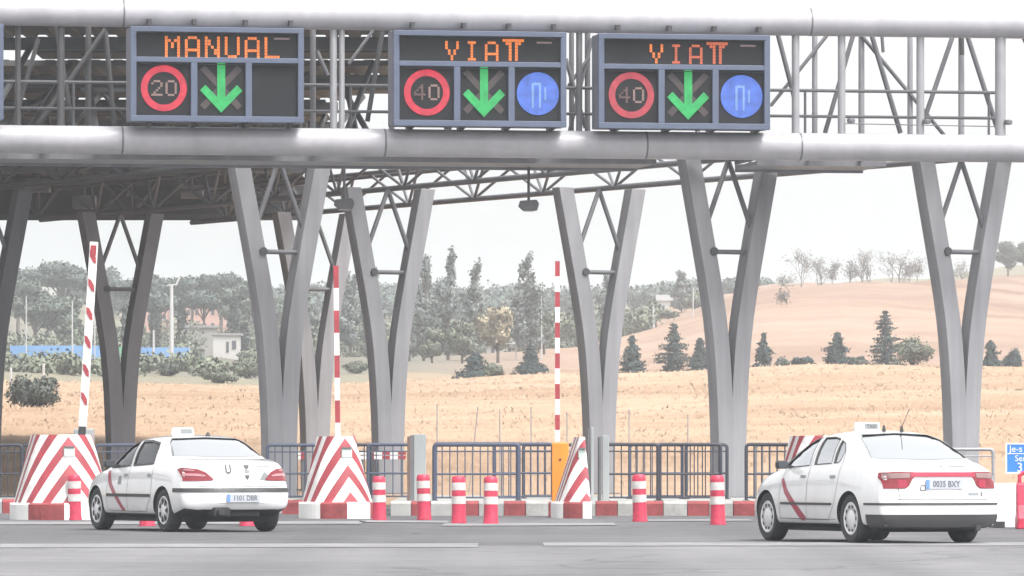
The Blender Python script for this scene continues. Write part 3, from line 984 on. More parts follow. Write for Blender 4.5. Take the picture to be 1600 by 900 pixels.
# ------------------------------------------------------------------ canopy roof over the left lanes
roof = thing('toll_canopy', 'dark sheet metal toll canopy with lattice beams filling the upper left', 'canopy', (-14, 150, 8.5))
random.seed(11)
yy = 119.5
i = 0
ZR = 9.75
while yy < 204:
    dpt = random.choice((4.4, 5.2, 3.6))
    xr = np.interp(yy, [118, 140, 160, 205], [-1.6, -4.0, -5.4, -7.6])
    if yy > 130: xr -= 0.4
    mb = MB()
    # trapezoidal ribs run along the depth
    x0 = -60.0
    prof = []
    n = int((xr - x0) / 0.5)
    zt_ = ZR + (0.34, -0.02, 0.30, 0.12, -0.10)[i % 5]
    vs, fs = [], []
    for j in range(n + 1):
        for (o, h) in ((0, 0), (0.2, 0), (0.25, 0.07), (0.45, 0.07)):
            xx = min(x0 + j * 0.5 + o, xr)
            vs += [(xx, yy, zt_ + h), (xx, yy + dpt, zt_ + h + 0.05)]
    for j in range(len(vs) // 2 - 1):
        fs.append((2 * j, 2 * j + 2, 2 * j + 3, 2 * j + 1))
    mb.add(vs, fs)
    mb.bar((x0, yy, zt_ - 0.01), (xr, yy, zt_ - 0.01), 0.10, 0.12)
    mb.build('roof_panel', M['roofing_light' if i % 3 == 1 else 'roofing'], roof, world=True)
    MB().bar((x0, yy + dpt * 0.5, zt_ - 0.26), (xr, yy + dpt * 0.5, zt_ - 0.26), 0.16, 0.26).build('purlin', M['steel_dark'], roof, world=True)
    gap = random.choice((0.6, 1.2, 1.8))
    xa = x0
    while xa < xr:
        xb = min(xr, xa + random.uniform(1.5, 7))
        if random.random() < 0.80:
            MB().box(((xa + xb) / 2, yy + dpt + gap / 2, zt_ - 0.10), (xb - xa, gap + 0.3, 0.34)).build('roof_panel', M['roofing'], roof, world=True)
        xa = xb
    yy += dpt + gap
    i += 1
# cross lattice girders carrying the roof
def girder(D, px1, zb, zt_, mk, step=1.9, r=0.07):
    xr = gx(px1, D)
    x0 = gx(-90, D)
    g = MB()
    g.bar((x0, D, zb), (xr, D, zb), 0.16, 0.16)
    g.bar((x0, D + 0.9, zb + 0.05), (xr, D + 0.9, zb + 0.05), 0.14, 0.14)
    o = g.build('girder_chord', M[mk], roof, world=True)
    MB().bar((x0, D, zt_), (xr, D, zt_), 0.14, 0.14).build('girder_chord', M[mk], roof, world=True)
    x = x0
    w = MB()
    while x < xr:
        w.tube([(x, D, zb), (min(x + step / 2, xr), D, zt_)], r, 6)
        w.tube([(min(x + step / 2, xr), D, zt_), (min(x + step, xr), D, zb)], r, 6)
        w.tube([(x, D + 0.9, zb), (x, D, zt_)], r * 0.8, 6)
        x += step
    w.build('girder_web', M[mk], roof, world=True)
girder(160, 486, 7.72, 9.45, 'steel_dark', 2.6, 0.075)
girder(146, 478, 8.35, 9.55, 'steel', 2.2, 0.055)
girder(132, 470, 8.1, 9.5, 'steel_dark', 2.4, 0.06)
girder(178, 486, 8.6, 9.6, 'steel', 2.4, 0.06)
# fascia behind the far girder, light boxes and cross ties
MB().box(((gx(-90, 163) + gx(484, 163)) / 2, 163, 8.25), (gx(484, 163) - gx(-90, 163), 0.2, 0.95)).build('fascia', M['roofing'], roof, world=True)
for (px, py, D) in ((132, 316, 150), (300, 300, 155), (60, 290, 150)):
    p = at(px, py, D)
    mb = MB()
    mb.box(p, (0.6, 0.5, 0.34))
    mb.tube([p, (p.x, p.y, 9.6)], 0.035, 8)
    mb.build('canopy_lamp', M['steel'], roof, world=True, bevel=0.02)
for (xa, xb, D) in ((-20, 20, 118), (40, 90, 122), (70, 150, 130), (150, 110, 120), (160, 230, 145), (250, 200, 125), (480, 500, 140), (540, 575, 122), (560, 530, 126), (-40, 100, 126), (120, 300, 138), (200, 60, 150), (330, 470, 126), (480, 560, 134), (590, 520, 128)):
    MB().tube([(gx(xa, D), D, 7.9), (gx(xb, D), D + 4, 9.7)], 0.07, 8).build('cross_tie', M['steel_dark'], roof, world=True)
# suspended lane cameras
def lane_camera(label, px, py, D, ztop):
    p = at(px, py, D)
    root = thing('hanging_camera', label, 'camera', p, 0.0, 'cameras hung under the gantry')
    MB().tube([(0, 0, 0.08), (0, 0, ztop - p.z)], 0.028, 8).build('stem', M['steel'], root, smooth=40)
    mb = MB()
    mb.prism([(-0.21, -0.02), (-0.17, 0.09), (0.16, 0.11), (0.21, 0.03), (0.17, -0.10), (-0.12, -0.10)], (0, -0.15, 0), (1, 0, 0), (0, 0, 1), (0, 1, 0), 0.34)
    mb.build('housing', M['steel'], root, bevel=0.015)
    MB().box((0.0, -0.01, -0.11), (0.22, 0.22, 0.02)).build('window', M['steel_light'], root)
    return root
lane_camera('grey camera hung on a thin stem between the two middle column rows', 826, 321, 114.5, 6.95)
lane_camera('grey camera hung beside the column right of the middle crash cushion', 538, 319, 114.2, 6.95)
# ------------------------------------------------------------------ crash cushions with chevrons
def stripe_material():
    m = bpy.data.materials.new('chevron_paint')
    m.use_nodes = True
    nt = m.node_tree
    b = nt.nodes["Principled BSDF"]
    b.inputs["Roughness"].default_value = 0.5
    uv = nt.nodes.new("ShaderNodeUVMap")
    uv.uv_map = 'arc'
    sp = nt.nodes.new("ShaderNodeSeparateXYZ")
    nt.links.new(uv.outputs[0], sp.inputs[0])
    def math_(op, a, b_=None):
        n = nt.nodes.new("ShaderNodeMath")
        n.operation = op
        for i, v in enumerate((a, b_)):
            if v is None: continue
            if isinstance(v, (int, float)): n.inputs[i].default_value = v
            else: nt.links.new(v, n.inputs[i])
        return n.outputs[0]
    t = math_('ABSOLUTE', sp.outputs[0])
    s = math_('ADD', math_('MULTIPLY', t, 1.28), sp.outputs[1])
    fr = math_('FRACT', math_('DIVIDE', s, 0.47))
    fac = math_('GREATER_THAN', fr, 0.55)
    tc = nt.nodes.new("ShaderNodeTexCoord")
    n = nt.nodes.new("ShaderNodeTexNoise")
    n.inputs["Scale"].default_value = 3.5
    n.inputs["Detail"].default_value = 6
    nt.links.new(tc.outputs['Object'], n.inputs[0])
    mr = nt.nodes.new("ShaderNodeMapRange")
    mr.inputs[1].default_value = 0.3
    mr.inputs[2].default_value = 0.7
    mr.inputs[3].default_value = 0.70
    mr.inputs[4].default_value = 1.1
    nt.links.new(n.outputs[0], mr.inputs[0])
    mx = nt.nodes.new("ShaderNodeMix")
    mx.data_type = 'RGBA'
    nt.links.new(fac, mx.inputs[0])
    mx.inputs[6].default_value = (0.76, 0.755, 0.74, 1)
    mx.inputs[7].default_value = (0.34, 0.040, 0.055, 1)
    vm = nt.nodes.new("ShaderNodeVectorMath")
    vm.operation = 'SCALE'
    nt.links.new(mx.outputs[2], vm.inputs[0])
    nt.links.new(mr.outputs[0], vm.inputs["Scale"])
    nt.links.new(vm.outputs[0], b.inputs["Base Color"])
    return m
M['chevron'] = stripe_material()

def cushion(label, px_apex, D, theta, Rb, Rt, L, H=1.17, hp=0.29, phase=0.0, lens=True, half=False):
    th = R(theta)
    root = thing('crash_cushion', label, 'crash cushion', (0, 0, 0), th, 'striped crash cushions at the island noses')
    ax = gx(px_apex, D)
    root.location = (ax - math.sin(th) * Rb, D + math.cos(th) * Rb, 0)
    def ring(r, z, L_):
        pts = []
        if not half:
            pts.append((-r, L_, -(L_ + r * 1.57)))
        else:
            pts.append((-r, L_, -(L_ + r * 1.57)))
        nn = 20
        for k in range(nn + 1):
            a = -90 + 180 * k / nn
            if half and a > 12: break
            pts.append((r * math.sin(R(a)), -r * math.cos(R(a)), r * R(a)))
        if half:
            pts.append((pts[-1][0] + 0.02, L_, pts[-1][2] + L_))
        else:
            pts.append((r, L_, L_ + r * 1.57))
        return pts
    nz = 14
    vs, us, fs = [], [], []
    for i in range(nz + 1):
        f = i / nz
        r = Rb + (Rt - Rb) * f
        for (x, y, t) in ring(r, f, L):
            vs.append((x, y + (Rb - r) * 0.15, hp + H * f))
            us.append((t, hp + H * f + phase))
    n = len(vs) // (nz + 1)
    for i in range(nz):
        for k in range(n - 1):
            fs.append((i * n + k, i * n + k + 1, (i + 1) * n + k + 1, (i + 1) * n + k))
        fs.append((i * n + n - 1, i * n, (i + 1) * n, (i + 1) * n + n - 1))
    fs.append(tuple(nz * n + k for k in range(n)))
    me = bpy.data.meshes.new('nose')
    me.from_pydata(vs, [], fs)
    me.materials.append(M['chevron'])
    me.materials.append(M['white_paint'])
    ul = me.uv_layers.new(name='arc')
    for p in me.polygons:
        for li, vi in zip(p.loop_indices, p.vertices):
            ul.data[li].uv = us[vi]
        if len(p.vertices) > 4: p.material_index = 1
    me.polygons.foreach_set('use_smooth', [len(p.vertices) == 4 for p in me.polygons])
    me.set_sharp_from_angle(angle=R(40))
    o = bpy.data.objects.new('nose', me)
    COL.objects.link(o)
    o.parent = root
    # painted plinth
    pl = MB()
    pts = [(x, y) for (x, y, t) in ring(Rb + 0.07, 0, L)]
    m = len(pts)
    for k in range(m - 1):
        pl.cur = 1 if (k // 5) % 2 == 1 else 0
        a, b_ = pts[k], pts[k + 1]
        pl.add([(a[0], a[1], 0), (b_[0], b_[1], 0), (b_[0], b_[1], hp - 0.03), (a[0], a[1], hp - 0.03),
                (a[0] * 0.95, a[1] * 0.95, hp), (b_[0] * 0.95, b_[1] * 0.95, hp)], [(0, 1, 2, 3), (3, 2, 5, 4)])
    pl.cur = 0
    pl.add([(x * 0.95, y * 0.95, hp) for (x, y) in pts], [tuple(range(m))])
    pl.add([(pts[0][0], pts[0][1], 0), (pts[-1][0], pts[-1][1], 0), (pts[-1][0], pts[-1][1], hp), (pts[0][0], pts[0][1], hp)], [(0, 1, 2, 3)])
    pl.build('plinth', [M['white_paint'], M['kerb_red']], root)
    if lens:
        zc = hp + H * 0.74
        r = Rb + (Rt - Rb) * 0.74
        lb = MB()
        lb.box(((-0.05 if half else 0), -r - 0.012 + (Rb - r) * 0.15 + (0.02 if half else 0), zc), ((0.13 if half else 0.19), 0.05, 0.16))
        ll = lb.build('marker_lamp', M['lens'], root, bevel=0.012)
        MB().box(((-0.05 if half else 0), -r - 0.02 + (Rb - r) * 0.15, zc + 0.095), ((0.12 if half else 0.17), 0.07, 0.025)).build('lamp_hood', M['steel'], ll)
    return root
cushion('broad striped crash cushion left of the left taxi, below the leaning arm', 112, 98.5, 14, 0.80, 0.49, 0.45, phase=-0.02)
cushion('striped crash cushion between the two taxis with a pale lamp, beside a lone bollard', 549, 100.5, 22, 0.56, 0.27, 0.40, H=1.15, phase=0.0)
cushion('narrow half-width striped cushion beside the orange barrier cabinet', 917, 101.0, 6, 0.43, 0.08, 0.8, H=1.14, phase=0.02, half=True)
cushion('striped crash cushion peeking out behind the windscreen of the right taxi', 1303, 103.0, 14, 0.72, 0.44, 0.5, phase=0.10, lens=False)

# ------------------------------------------------------------------ bollards
def bollard_proto():
    root = thing('bollard', 'x', 'bollard', (0, 0, 0), 0, 'red and white flexible bollards')
    prof = [(0.128, 0.0), (0.128, 0.02), (0.118, 0.05), (0.112, 0.30), (0.112, 0.70), (0.104, 0.745), (0.085, 0.765), (0.001, 0.772)]
    MB().lathe(prof, 28).build('post', M['red_plastic'], root, smooth=35)
    for z in (0.315, 0.535):
        MB().lathe([(0.110, z), (0.1155, z + 0.002), (0.1155, z + 0.123), (0.110, z + 0.125)], 28).build('reflective_band', M['bollard_white'], root, smooth=35)
    return root
BOLL = [
    (117, 812.5, 'red white bollard in front of the broad left crash cushion'),
    (230, 822, 'bollard hidden behind the left taxi, its red foot showing beneath the sill'),
    (386, 822, 'bollard hidden behind the left taxi, its red foot showing beside the rear right tyre'),
    (593, 813.5, 'red white bollard just right of the middle crash cushion'),
    (663, 812.5, 'red white bollard in front of the grey cabinet by the railing'),
    (717, 818.5, 'red white bollard, middle one of three before the blue railing'),
    (767, 819, 'red white bollard with reddest foot, rightmost of three before the blue railing'),
    (1000, 815, 'red white bollard alone between the half-width cushion and a forked column'),
    (1122, 820, 'red white bollard in front of a forked column, left of the right taxi'),
]
bp = bollard_proto()
random.seed(3)
for i, (px, py, lab) in enumerate(BOLL):
    o = bp if i == 0 else copy_tree(bp)
    D = gy(py)
    o.location = (gx(px, D), D, 0)
    o.rotation_euler = (R(random.uniform(-2.2, 2.2)), R(random.uniform(-2.2, 2.2)), random.uniform(0, 6))
    o["label"] = lab
    s = random.uniform(0.97, 1.03)
    o.scale = (s, s, s)

# ------------------------------------------------------------------ barrier arms
def barrier(label, px, D, ybase, ytop, pxtop, kind, cabinet):
    pb, pt_ = at(px, ybase, D), at(pxtop, ytop, D)
    root = thing('barrier_gate', label, 'barrier', (pb.x, D, 0.0), 0, 'raised barrier arms')
    L = (pt_ - pb)
    Ln = L.length
    d = L.normalized()
    z0 = pb.z
    b0 = Vector((0, 0, z0))
    mb = MB()
    if kind == 'spiral':
        w = 0.145
        mb.bar(b0, b0 + d * Ln, w, 0.06, up=(0, 1, 0))
        arm = mb.build('arm', M['white_paint'], root, bevel=0.01)
        side = Vector((d.z, 0, -d.x))
        for i in range(6):
            c = b0 + d * (0.50 + i * (Ln - 0.62) / 5.3)
            pts = [(-0.06, 0.12), (-0.01, 0.10), (0.05, 0.0), (0.06, -0.11), (0.01, -0.09), (-0.05, 0.01)]
            o = c + Vector((0, -0.045, 0))
            MB().prism([(a, b_) for a, b_ in pts], o, side, d, (0, 1, 0), 0.02).build('red_mark', M['red_paint'], arm)
        k = MB()
        k.bar(b0 + d * (Ln - 0.24) + Vector((0, -0.04, 0)), b0 + d * (Ln - 0.06) + Vector((0, -0.04, 0)), 0.02, 0.10, up=(1, 0, 0))
        k.build('red_mark', M['red_paint'], arm)
        MB().bar(b0 - d * 0.16, b0 + d * 0.02, 0.13, 0.12).build('hinge', M['black_trim'], root, bevel=0.01)
    else:
        seg = 0.40 if kind == 'wide' else 0.275
        n = int(Ln / seg)
        w = 0.09 if kind == 'wide' else 0.085
        p = b0 + d * Ln
        r_ = True
        used = 0.0
        while used < Ln:
            l = min(seg, Ln - used)
            mb.cur = 0 if r_ else 1
            mb.bar(p, p - d * l, w, 0.05, up=(0, 1, 0))
            p = p - d * l
            used += l
            r_ = not r_
        mb.build('arm', [M['red_paint'], M['white_paint']], root)
    cw, ch, mk = cabinet
    c = MB()
    c.box((0.02 if kind != 'thin' else 0.05, 0.12, (z0 - 0.02) / 2 + 0.13), (cw, 0.34, z0 - 0.28))
    cab = c.build('cabinet', M[mk], root, bevel=0.02)
    MB().box((0.05, -0.055, z0 - 0.32), (0.035, 0.02, 0.035)).build('lock', M['black_trim'], cab)
    MB().box((0.02 if kind != 'thin' else 0.05, 0.12, 0.135), (cw + 0.12, 0.5, 0.27)).build('foot', M['kerb_red'], root, bevel=0.02)
    return root
barrier('leaning raised white barrier arm with red diamonds behind the left crash cushion', 129, 100.6, 668, 378, 147, 'spiral', (0.34, 1, 'grey_box'))
barrier('upright thin barrier arm with red white bands behind the middle crash cushion', 528, 102.6, 690, 415, 525, 'wide', (0.20, 1, 'grey_box'))
barrier('upright red white barrier arm on an orange cabinet', 871, 103.2, 690, 408, 871, 'thin', (0.30, 1, 'orange_box'))

# ------------------------------------------------------------------ grey posts beside the lanes
def lane_post(label, px, D, w, h, dark=False):
    root = thing('equipment_post', label, 'post', (gx(px, D), D, 0.25), 0, 'grey equipment posts on the islands')
    mb = MB()
    mb.box((0.04, 0, h / 2), (w * 0.62, 0.26, h))
    mb.build('body', M['grey_box'], root, bevel=0.01)
    MB().box((-w * 0.30, -0.03, h / 2 - 0.01), (w * 0.20, 0.20, h - 0.02)).build('flange', M['steel'], root)
    MB().box((-w * 0.48, -0.05, h / 2 - 0.02), (w * 0.14, 0.16, h - 0.04)).build('edge_strip', M['brown'] if dark else M['steel_dark'], root)
    return root
lane_post('grey metal equipment post with dark edge, left of the blue railing', 653, 107.2, 0.36, 1.25, True)
lane_post('slim grey equipment post beside the half-width cushion', 943, 107.4, 0.20, 1.23)
lane_post('thin dark equipment post between the cushion and the forked column', 922, 107.0, 0.09, 1.38)

# ------------------------------------------------------------------ pedestrian railings
def railing(label, px0, px1, D, z0=0.26, h=1.05, mk='rail_dark', bars=0.135, post=0.034, rot=0.0):
    x0, x1 = gx(px0, D), gx(px1, D)
    W = x1 - x0
    root = thing('railing', label, 'railing', ((x0 + x1) / 2, D, z0), rot, 'pedestrian railing panels on the islands')
    hw, r = W / 2, 0.065
    pts = [(-hw, 0, 0.0), (-hw, 0, h - r)]
    for k in range(1, 6):
        a = R(180 - 90 * k / 5)
        pts.append((-hw + r + r * math.cos(a), 0, h - r + r * math.sin(a)))
    for k in range(0, 6):
        a = R(90 - 90 * k / 5)
        pts.append((hw - r + r * math.cos(a), 0, h - r + r * math.sin(a)))
    pts += [(hw, 0, 0.0)]
    MB().tube(pts, post, 10).build('frame', M[mk], root, smooth=40)
    for z, r_ in ((0.06, 0.016), (h * 0.475, 0.020), (h - 0.13, 0.014)):
        MB().tube([(-hw, 0, z), (hw, 0, z)], r_, 8).build('rail', M[mk], root, smooth=40)
    n = max(1, int(W / bars))
    mb = MB()
    for k in range(1, n):
        x = -hw + W * k / n
        mb.tube([(x, 0, 0.06), (x, 0, h - 0.02)], 0.0125, 6)
    if n > 1: mb.build('bars', M[mk], root, smooth=40)
    for s in (-1, 1):
        MB().box((s * hw, 0, 0.008), (0.13, 0.13, 0.016)).build('foot_plate', M['steel_dark'], root)
    return root
railing('thick blue railing panel right of the grey equipment post', 679, 810, 107.2, mk='rail_blue', post=0.046)
railing('thinner railing panel behind, overlapping the thick blue panel', 772, 864, 110.0, mk='rail_blue', h=1.06, z0=0.262)
railing('railing panel ending behind the orange barrier cabinet', 818, 905, 112.5, mk='rail_dark', z0=0.262, h=1.05)
railing('dark railing panel between the half-width cushion and the forked column', 948, 1028, 107.4, mk='rail_dark')
railing('dark railing panel with curved post, middle of the row left of the forked column', 1031, 1126, 107.4, mk='rail_dark')
railing('blue railing panel set back behind the bollard by the half-width cushion', 984, 1066, 111.5, mk='rail_blue', z0=0.262)
railing('dark railing panel partly hidden by the forked column near the right taxi', 1072, 1136, 111.0, mk='rail_dark', z0=0.262)
railing('dark railing panel beside the front wing of the right taxi', 1166, 1262, 107.4, mk='rail_dark', z0=0.26)
railing('railing panel behind the right taxi, next to the striped cushion', 1180, 1250, 112.0, mk='steel', z0=0.26)
railing('pale grey hooped rail behind the boot of the right taxi', 1470, 1552, 109.4, mk='steel_light', bars=9, z0=0.0, h=1.22)
railing('dark railing panel cut by the left edge of the photo', -42, 34, 111.0, mk='rail_dark', z0=0.255, bars=0.13)
railing('dark railing panel behind the broad left crash cushion', 36, 120, 111.5, mk='rail_dark', z0=0.255)
railing('railing panel between the left cushion and the left taxi windscreen', 150, 232, 111.0, mk='rail_blue', z0=0.255)
railing('railing panel hidden mostly behind the left taxi roof', 236, 330, 111.2, mk='rail_blue', z0=0.255)
railing('blue railing panel right of the left taxi boot', 418, 500, 111.5, mk='rail_blue', z0=0.255)
railing('dark railing panel behind the middle crash cushion', 504, 580, 112.0, mk='rail_dark', z0=0.262)
railing('dark railing panel between the middle cushion and the grey equipment post', 575, 640, 110.4, mk='rail_blue', z0=0.262)

def board(label, px0, px1, D, z0):
    x0, x1 = gx(px0, D), gx(px1, D)
    root = thing('barrier_board', label, 'barrier board', ((x0 + x1) / 2, D, 0), 0)
    W = x1 - x0
    for k, z in enumerate((z0, z0 - 0.10)):
        mb = MB()
        n = 6
        for i in range(n):
            mb.cur = i % 2
            mb.box((-W / 2 + W * (i + 0.5) / n, 0, z), (W / n, 0.03, 0.075))
        mb.build('plank', [M['white_paint'], M['red_paint']], root)
    for s in (-1, 1):
        MB().box((s * W * 0.42, 0.03, z0 / 2), (0.05, 0.03, z0)).build('leg', M['steel'], root)
    return root
board('low red white barrier board seen between the column and the grey post', 560, 634, 125.0, 1.16)
board('low red white barrier board seen right of the left taxi', 440, 476, 125.0, 1.16)

# ------------------------------------------------------------------ barriers and blue sign at the right edge
def water_barrier(label, px0, D, L, mk, H, name, rz=0.0):
    root = thing(name, label, 'barrier', (gx(px0, D), D, 0), rz)
    prof = [(-0.24, 0), (-0.24, 0.16), (-0.13, 0.36), (-0.075, H - 0.04), (-0.05, H), (0.05, H), (0.075, H - 0.04), (0.13, 0.36), (0.24, 0.16), (0.24, 0)]
    mb = MB()
    mb.prism(prof, (0, 0, 0), (0, 1, 0), (0, 0, 1), (1, 0, 0), L)
    mb.build('body', M[mk], root, bevel=0.02)
    for x in (0.25, L - 0.35):
        MB().box((x, -0.235, 0.055), (0.24, 0.03, 0.09)).build('lifting_slot', M['black_trim'], root)
    return root
water_barrier('white plastic barrier block behind the right taxi boot', 1530, 87.8, 1.9, 'white_plastic', 0.68, 'plastic_barrier')
wb = water_barrier('red plastic barrier block cut by the right edge of the photo', 1588, 86.4, 1.2, 'red_plastic', 0.70, 'plastic_barrier', 0.0)
hp_ = [(0.05, 0, 0.68), (0.05, 0, 0.80), (0.10, 0, 0.84), (0.30, 0, 0.84), (0.35, 0, 0.80), (0.35, 0, 0.68)]
MB().tube(hp_, 0.03, 8).build('handle', M['red_plastic'], wb, smooth=40)

p = at(1571, 740, 94)
root = thing('road_sign', 'small blue sign with white lettering cut by the right edge', 'sign', (p.x, 94, 0), 0)
SW, SH = 0.92, 0.50
MB().box((SW / 2, 0, p.z + SH / 2), (SW, 0.03, SH)).build('panel', M['sign_blue'], root)
b_ = MB()
for (cx, cz, w, h) in ((SW / 2, p.z + SH - 0.012, SW, 0.024), (SW / 2, p.z + 0.012, SW, 0.024), (0.012, p.z + SH / 2, 0.024, SH - 0.048), (SW - 0.012, p.z + SH / 2, 0.024, SH - 0.048)):
    b_.box((cx, -0.018, cz), (w, 0.012, h))
b_.build('border', M['white_paint'], root)
rotx = Matrix.Rotation(R(90), 4, 'X')
for body, sz, x, z in (('Je-s', 0.15, 0.06, 0.40), ('Ser', 0.14, 0.15, 0.245), ('3', 0.21, 0.18, 0.095)):
    text_mesh('lettering', body, sz, M['white_paint'], root, Matrix.Translation((x, -0.018, p.z + z)) @ rotx, align='LEFT')
MB().box((SW / 2, -0.018, p.z + 0.325), (SW - 0.06, 0.006, 0.012)).build('rule_line', M['white_paint'], root)
for x in (0.40, SW - 0.10):
    MB().tube([(x, 0.04, 0), (x, 0.04, p.z + SH - 0.05)], 0.03, 10).build('post', M['steel_light'], root, smooth=40)
# ------------------------------------------------------------------ taxis
def hermite(tab):
    xs = np.array([t[0] for t in tab], float)
    ys = np.array([t[1] for t in tab], float)
    h = np.diff(xs)
    dl = np.diff(ys) / h
    m = np.zeros(len(xs))
    m[0], m[-1] = dl[0], dl[-1]
    for i in range(1, len(xs) - 1):
        if dl[i - 1] * dl[i] <= 0: m[i] = 0
        else:
            w1, w2 = 2 * h[i] + h[i - 1], h[i] + 2 * h[i - 1]
            m[i] = (w1 + w2) / (w1 / dl[i - 1] + w2 / dl[i])
    def f(x):
        x = min(max(x, xs[0]), xs[-1])
        i = min(max(int(np.searchsorted(xs, x)) - 1, 0), len(h) - 1)
        t = (x - xs[i]) / h[i]
        return float((2 * t ** 3 - 3 * t * t + 1) * ys[i] + (t ** 3 - 2 * t * t + t) * h[i] * m[i] + (-2 * t ** 3 + 3 * t * t) * ys[i + 1] + (t ** 3 - t * t) * h[i] * m[i + 1])
    return f

class Car:
    def __init__(self, spec):
        self.s = spec
        self.L = spec['L']
        self.xr = spec['rear_axle']
        for k in ('zt', 'zs', 'ws', 'wm', 'wt', 'drop', 'zb', 'xrear', 'xfront'):
            setattr(self, k, hermite(spec[k]))

    def section(self, x, inset=0.0):
        zt, zs, ws, wm, wt = self.zt(x), self.zs(x), self.ws(x), self.wm(x), self.wt(x)
        ze = max(zt - self.drop(x), zs + 0.012)
        zb = self.zb(x)
        zm = min(0.56, zs - 0.10)
        zb2 = min(zb, zm - 0.12)
        L_ = lambda a, b_, t: a + (b_ - a) * t
        dz = ze - zs
        bul = 0.030 * min(1, dz / 0.3)
        return [(0, zb2), (wm * 0.6, zb2), (wm - 0.11, zb2 + 0.005), (wm - 0.035, zb2 + 0.05), (wm - 0.010, L_(zb2, zm, 0.45)), (wm, zm),
                (L_(wm, ws, 0.28), L_(zm, zs, 0.55)), (L_(wm, ws, 0.72), L_(zm, zs, 0.90)), (ws, zs + 0.004),
                (L_(ws, wt, 0.10) + bul * 0.2, zs + dz * 0.12), (L_(ws, wt, 0.45) + bul, zs + dz * 0.5), (L_(ws, wt, 0.85) + bul * 0.7, zs + dz * 0.88),
                (wt - 0.015, ze + (zt - ze) * 0.12), (wt * 0.62, ze + (zt - ze) * 0.72), (0, zt)]

    def ring(self, x):
        h = self.section(x)
        return h + [(-y, z) for (y, z) in h[-2:0:-1]]

    def end_x(self, x, y, z):
        s = self.s
        W = 0.88
        q = min(1.0, abs(y) / W)
        if x > self.L - s['rb']:
            t = (x - (self.L - s['rb'])) / s['rb']
            t = t * t * (3 - 2 * t)
            return x + t * (self.xrear(z) - self.L - s['rear_round'] * q ** 3.2)
        if x < s['fb']:
            t = 1 - x / s['fb']
            t = t * t * (3 - 2 * t)
            return x + t * (self.xfront(z) + s['front_round'] * q ** 2.6)
        return x

    def cage(self):
        xs = self.s['stations']
        vs, fs = [], []
        n = None
        for x in xs:
            r = self.ring(x)
            n = len(r)
            for (y, z) in r:
                vs.append((self.xr - self.end_x(x, y, z), y, z))
        m = len(xs)
        for i in range(m - 1):
            for k in range(n):
                fs.append((i * n + k, i * n + (k + 1) % n, (i + 1) * n + (k + 1) % n, (i + 1) * n + k))
        for (i, x) in ((0, xs[0]), (m - 1, xs[-1])):
            r = self.ring(x)
            zc = 0.60
            prev = i * n
            for sc in (0.90, 0.62, 0.3):
                st = len(vs)
                for (y, z) in r:
                    yy, zz = y * sc, zc + (z - zc) * (sc if z < zc + 0.15 else max(sc, 0.55 * sc + 0.45 * sc))
                    vs.append((self.xr - self.end_x(x, yy, zz), yy, zz))
                for k in range(n):
                    f = (prev + k, prev + (k + 1) % n, st + (k + 1) % n, st + k)
                    fs.append(f if i else f[::-1])
                prev = st
            st = len(vs)
            vs.append((self.xr - self.end_x(x, 0, zc), 0, zc))
            for k in range(n):
                fs.append((prev + k, prev + (k + 1) % n, st))
        return vs, fs

    def build_body(self, root):
        vs, fs = self.cage()
        me = bpy.data.meshes.new('body_cage')
        me.from_pydata(vs, [], fs)
        bm = bmesh.new(); bm.from_mesh(me)
        bmesh.ops.recalc_face_normals(bm, faces=bm.faces)
        bm.to_mesh(me); bm.free()
        o = bpy.data.objects.new('body', me)
        COL.objects.link(o)
        sub = o.modifiers.new('s', 'SUBSURF')
        sub.levels = 2; sub.render_levels = 2
        bpy.context.view_layer.update()
        dg = bpy.context.evaluated_depsgraph_get()
        sm = bpy.data.meshes.new_from_object(o.evaluated_get(dg))
        o.modifiers.clear()
        o.data = sm
        sm.materials.clear()
        for mk in ('car_paint', 'underbody', 'interior'):
            sm.materials.append(M[mk])
        # underside
        for p in sm.polygons:
            p.material_index = 1 if p.normal.z < -0.75 and p.center.z < 0.36 else 0
        self.bvh = BVHTree.FromPolygons([v.co.copy() for v in sm.vertices], [tuple(p.vertices) for p in sm.polygons])
        cutters = []
        def cutter(mb, mi):
            c = mb.build('cutter', [M['car_paint'], M['underbody'], M['interior']])
            for p in c.data.polygons: p.material_index = mi
            cutters.append(c)
        s = self.s
        # wheel arches
        for xw in (s['front_axle'], s['rear_axle']):
            for sd in (-1, 1):
                w = MB()
                w.lathe([(s['arch'], -0.30), (s['arch'], 0.30)], 40, (self.xr - xw, sd * 0.86, s['wr']), axis='y')
                w.box((self.xr - xw, sd * 0.86, 0.12), (s['arch'] * 1.9, 0.58, 0.30)) if False else None
                cutter(w, 1)
        # cabin
        cxs = s['cabin']
        vs2, fs2 = [], []
        for x in cxs:
            h = self.section(x)
            zt, zs, ws, wt = self.zt(x), self.zs(x), self.ws(x), self.wt(x)
            ze = zt - self.drop(x)
            t = 0.045
            half = [(ws - 0.10, 0.42), (ws - 0.09, zs - 0.12), (ws - t - 0.01, zs - 0.01), (ws + (wt - ws) * 0.5 - t + 0.01, zs + (ze - zs) * 0.5), (wt - t - 0.01, ze - t), (wt * 0.5, zt - t - 0.015)]
            half = [(y, min(z, zt - 0.05)) for y, z in half]
            full = half + [(-y, z) for (y, z) in half[::-1]]
            for (y, z) in full: vs2.append((self.xr - x, y, z))
        nn = 12
        for i in range(len(cxs) - 1):
            for k in range(nn):
                fs2.append((i * nn + k, i * nn + (k + 1) % nn, (i + 1) * nn + (k + 1) % nn, (i + 1) * nn + k))
        fs2 += [tuple(range(nn)), tuple((len(cxs) - 1) * nn + k for k in range(nn))]
        cb = MB(); cb.add(vs2, fs2)
        cutter(cb, 2)
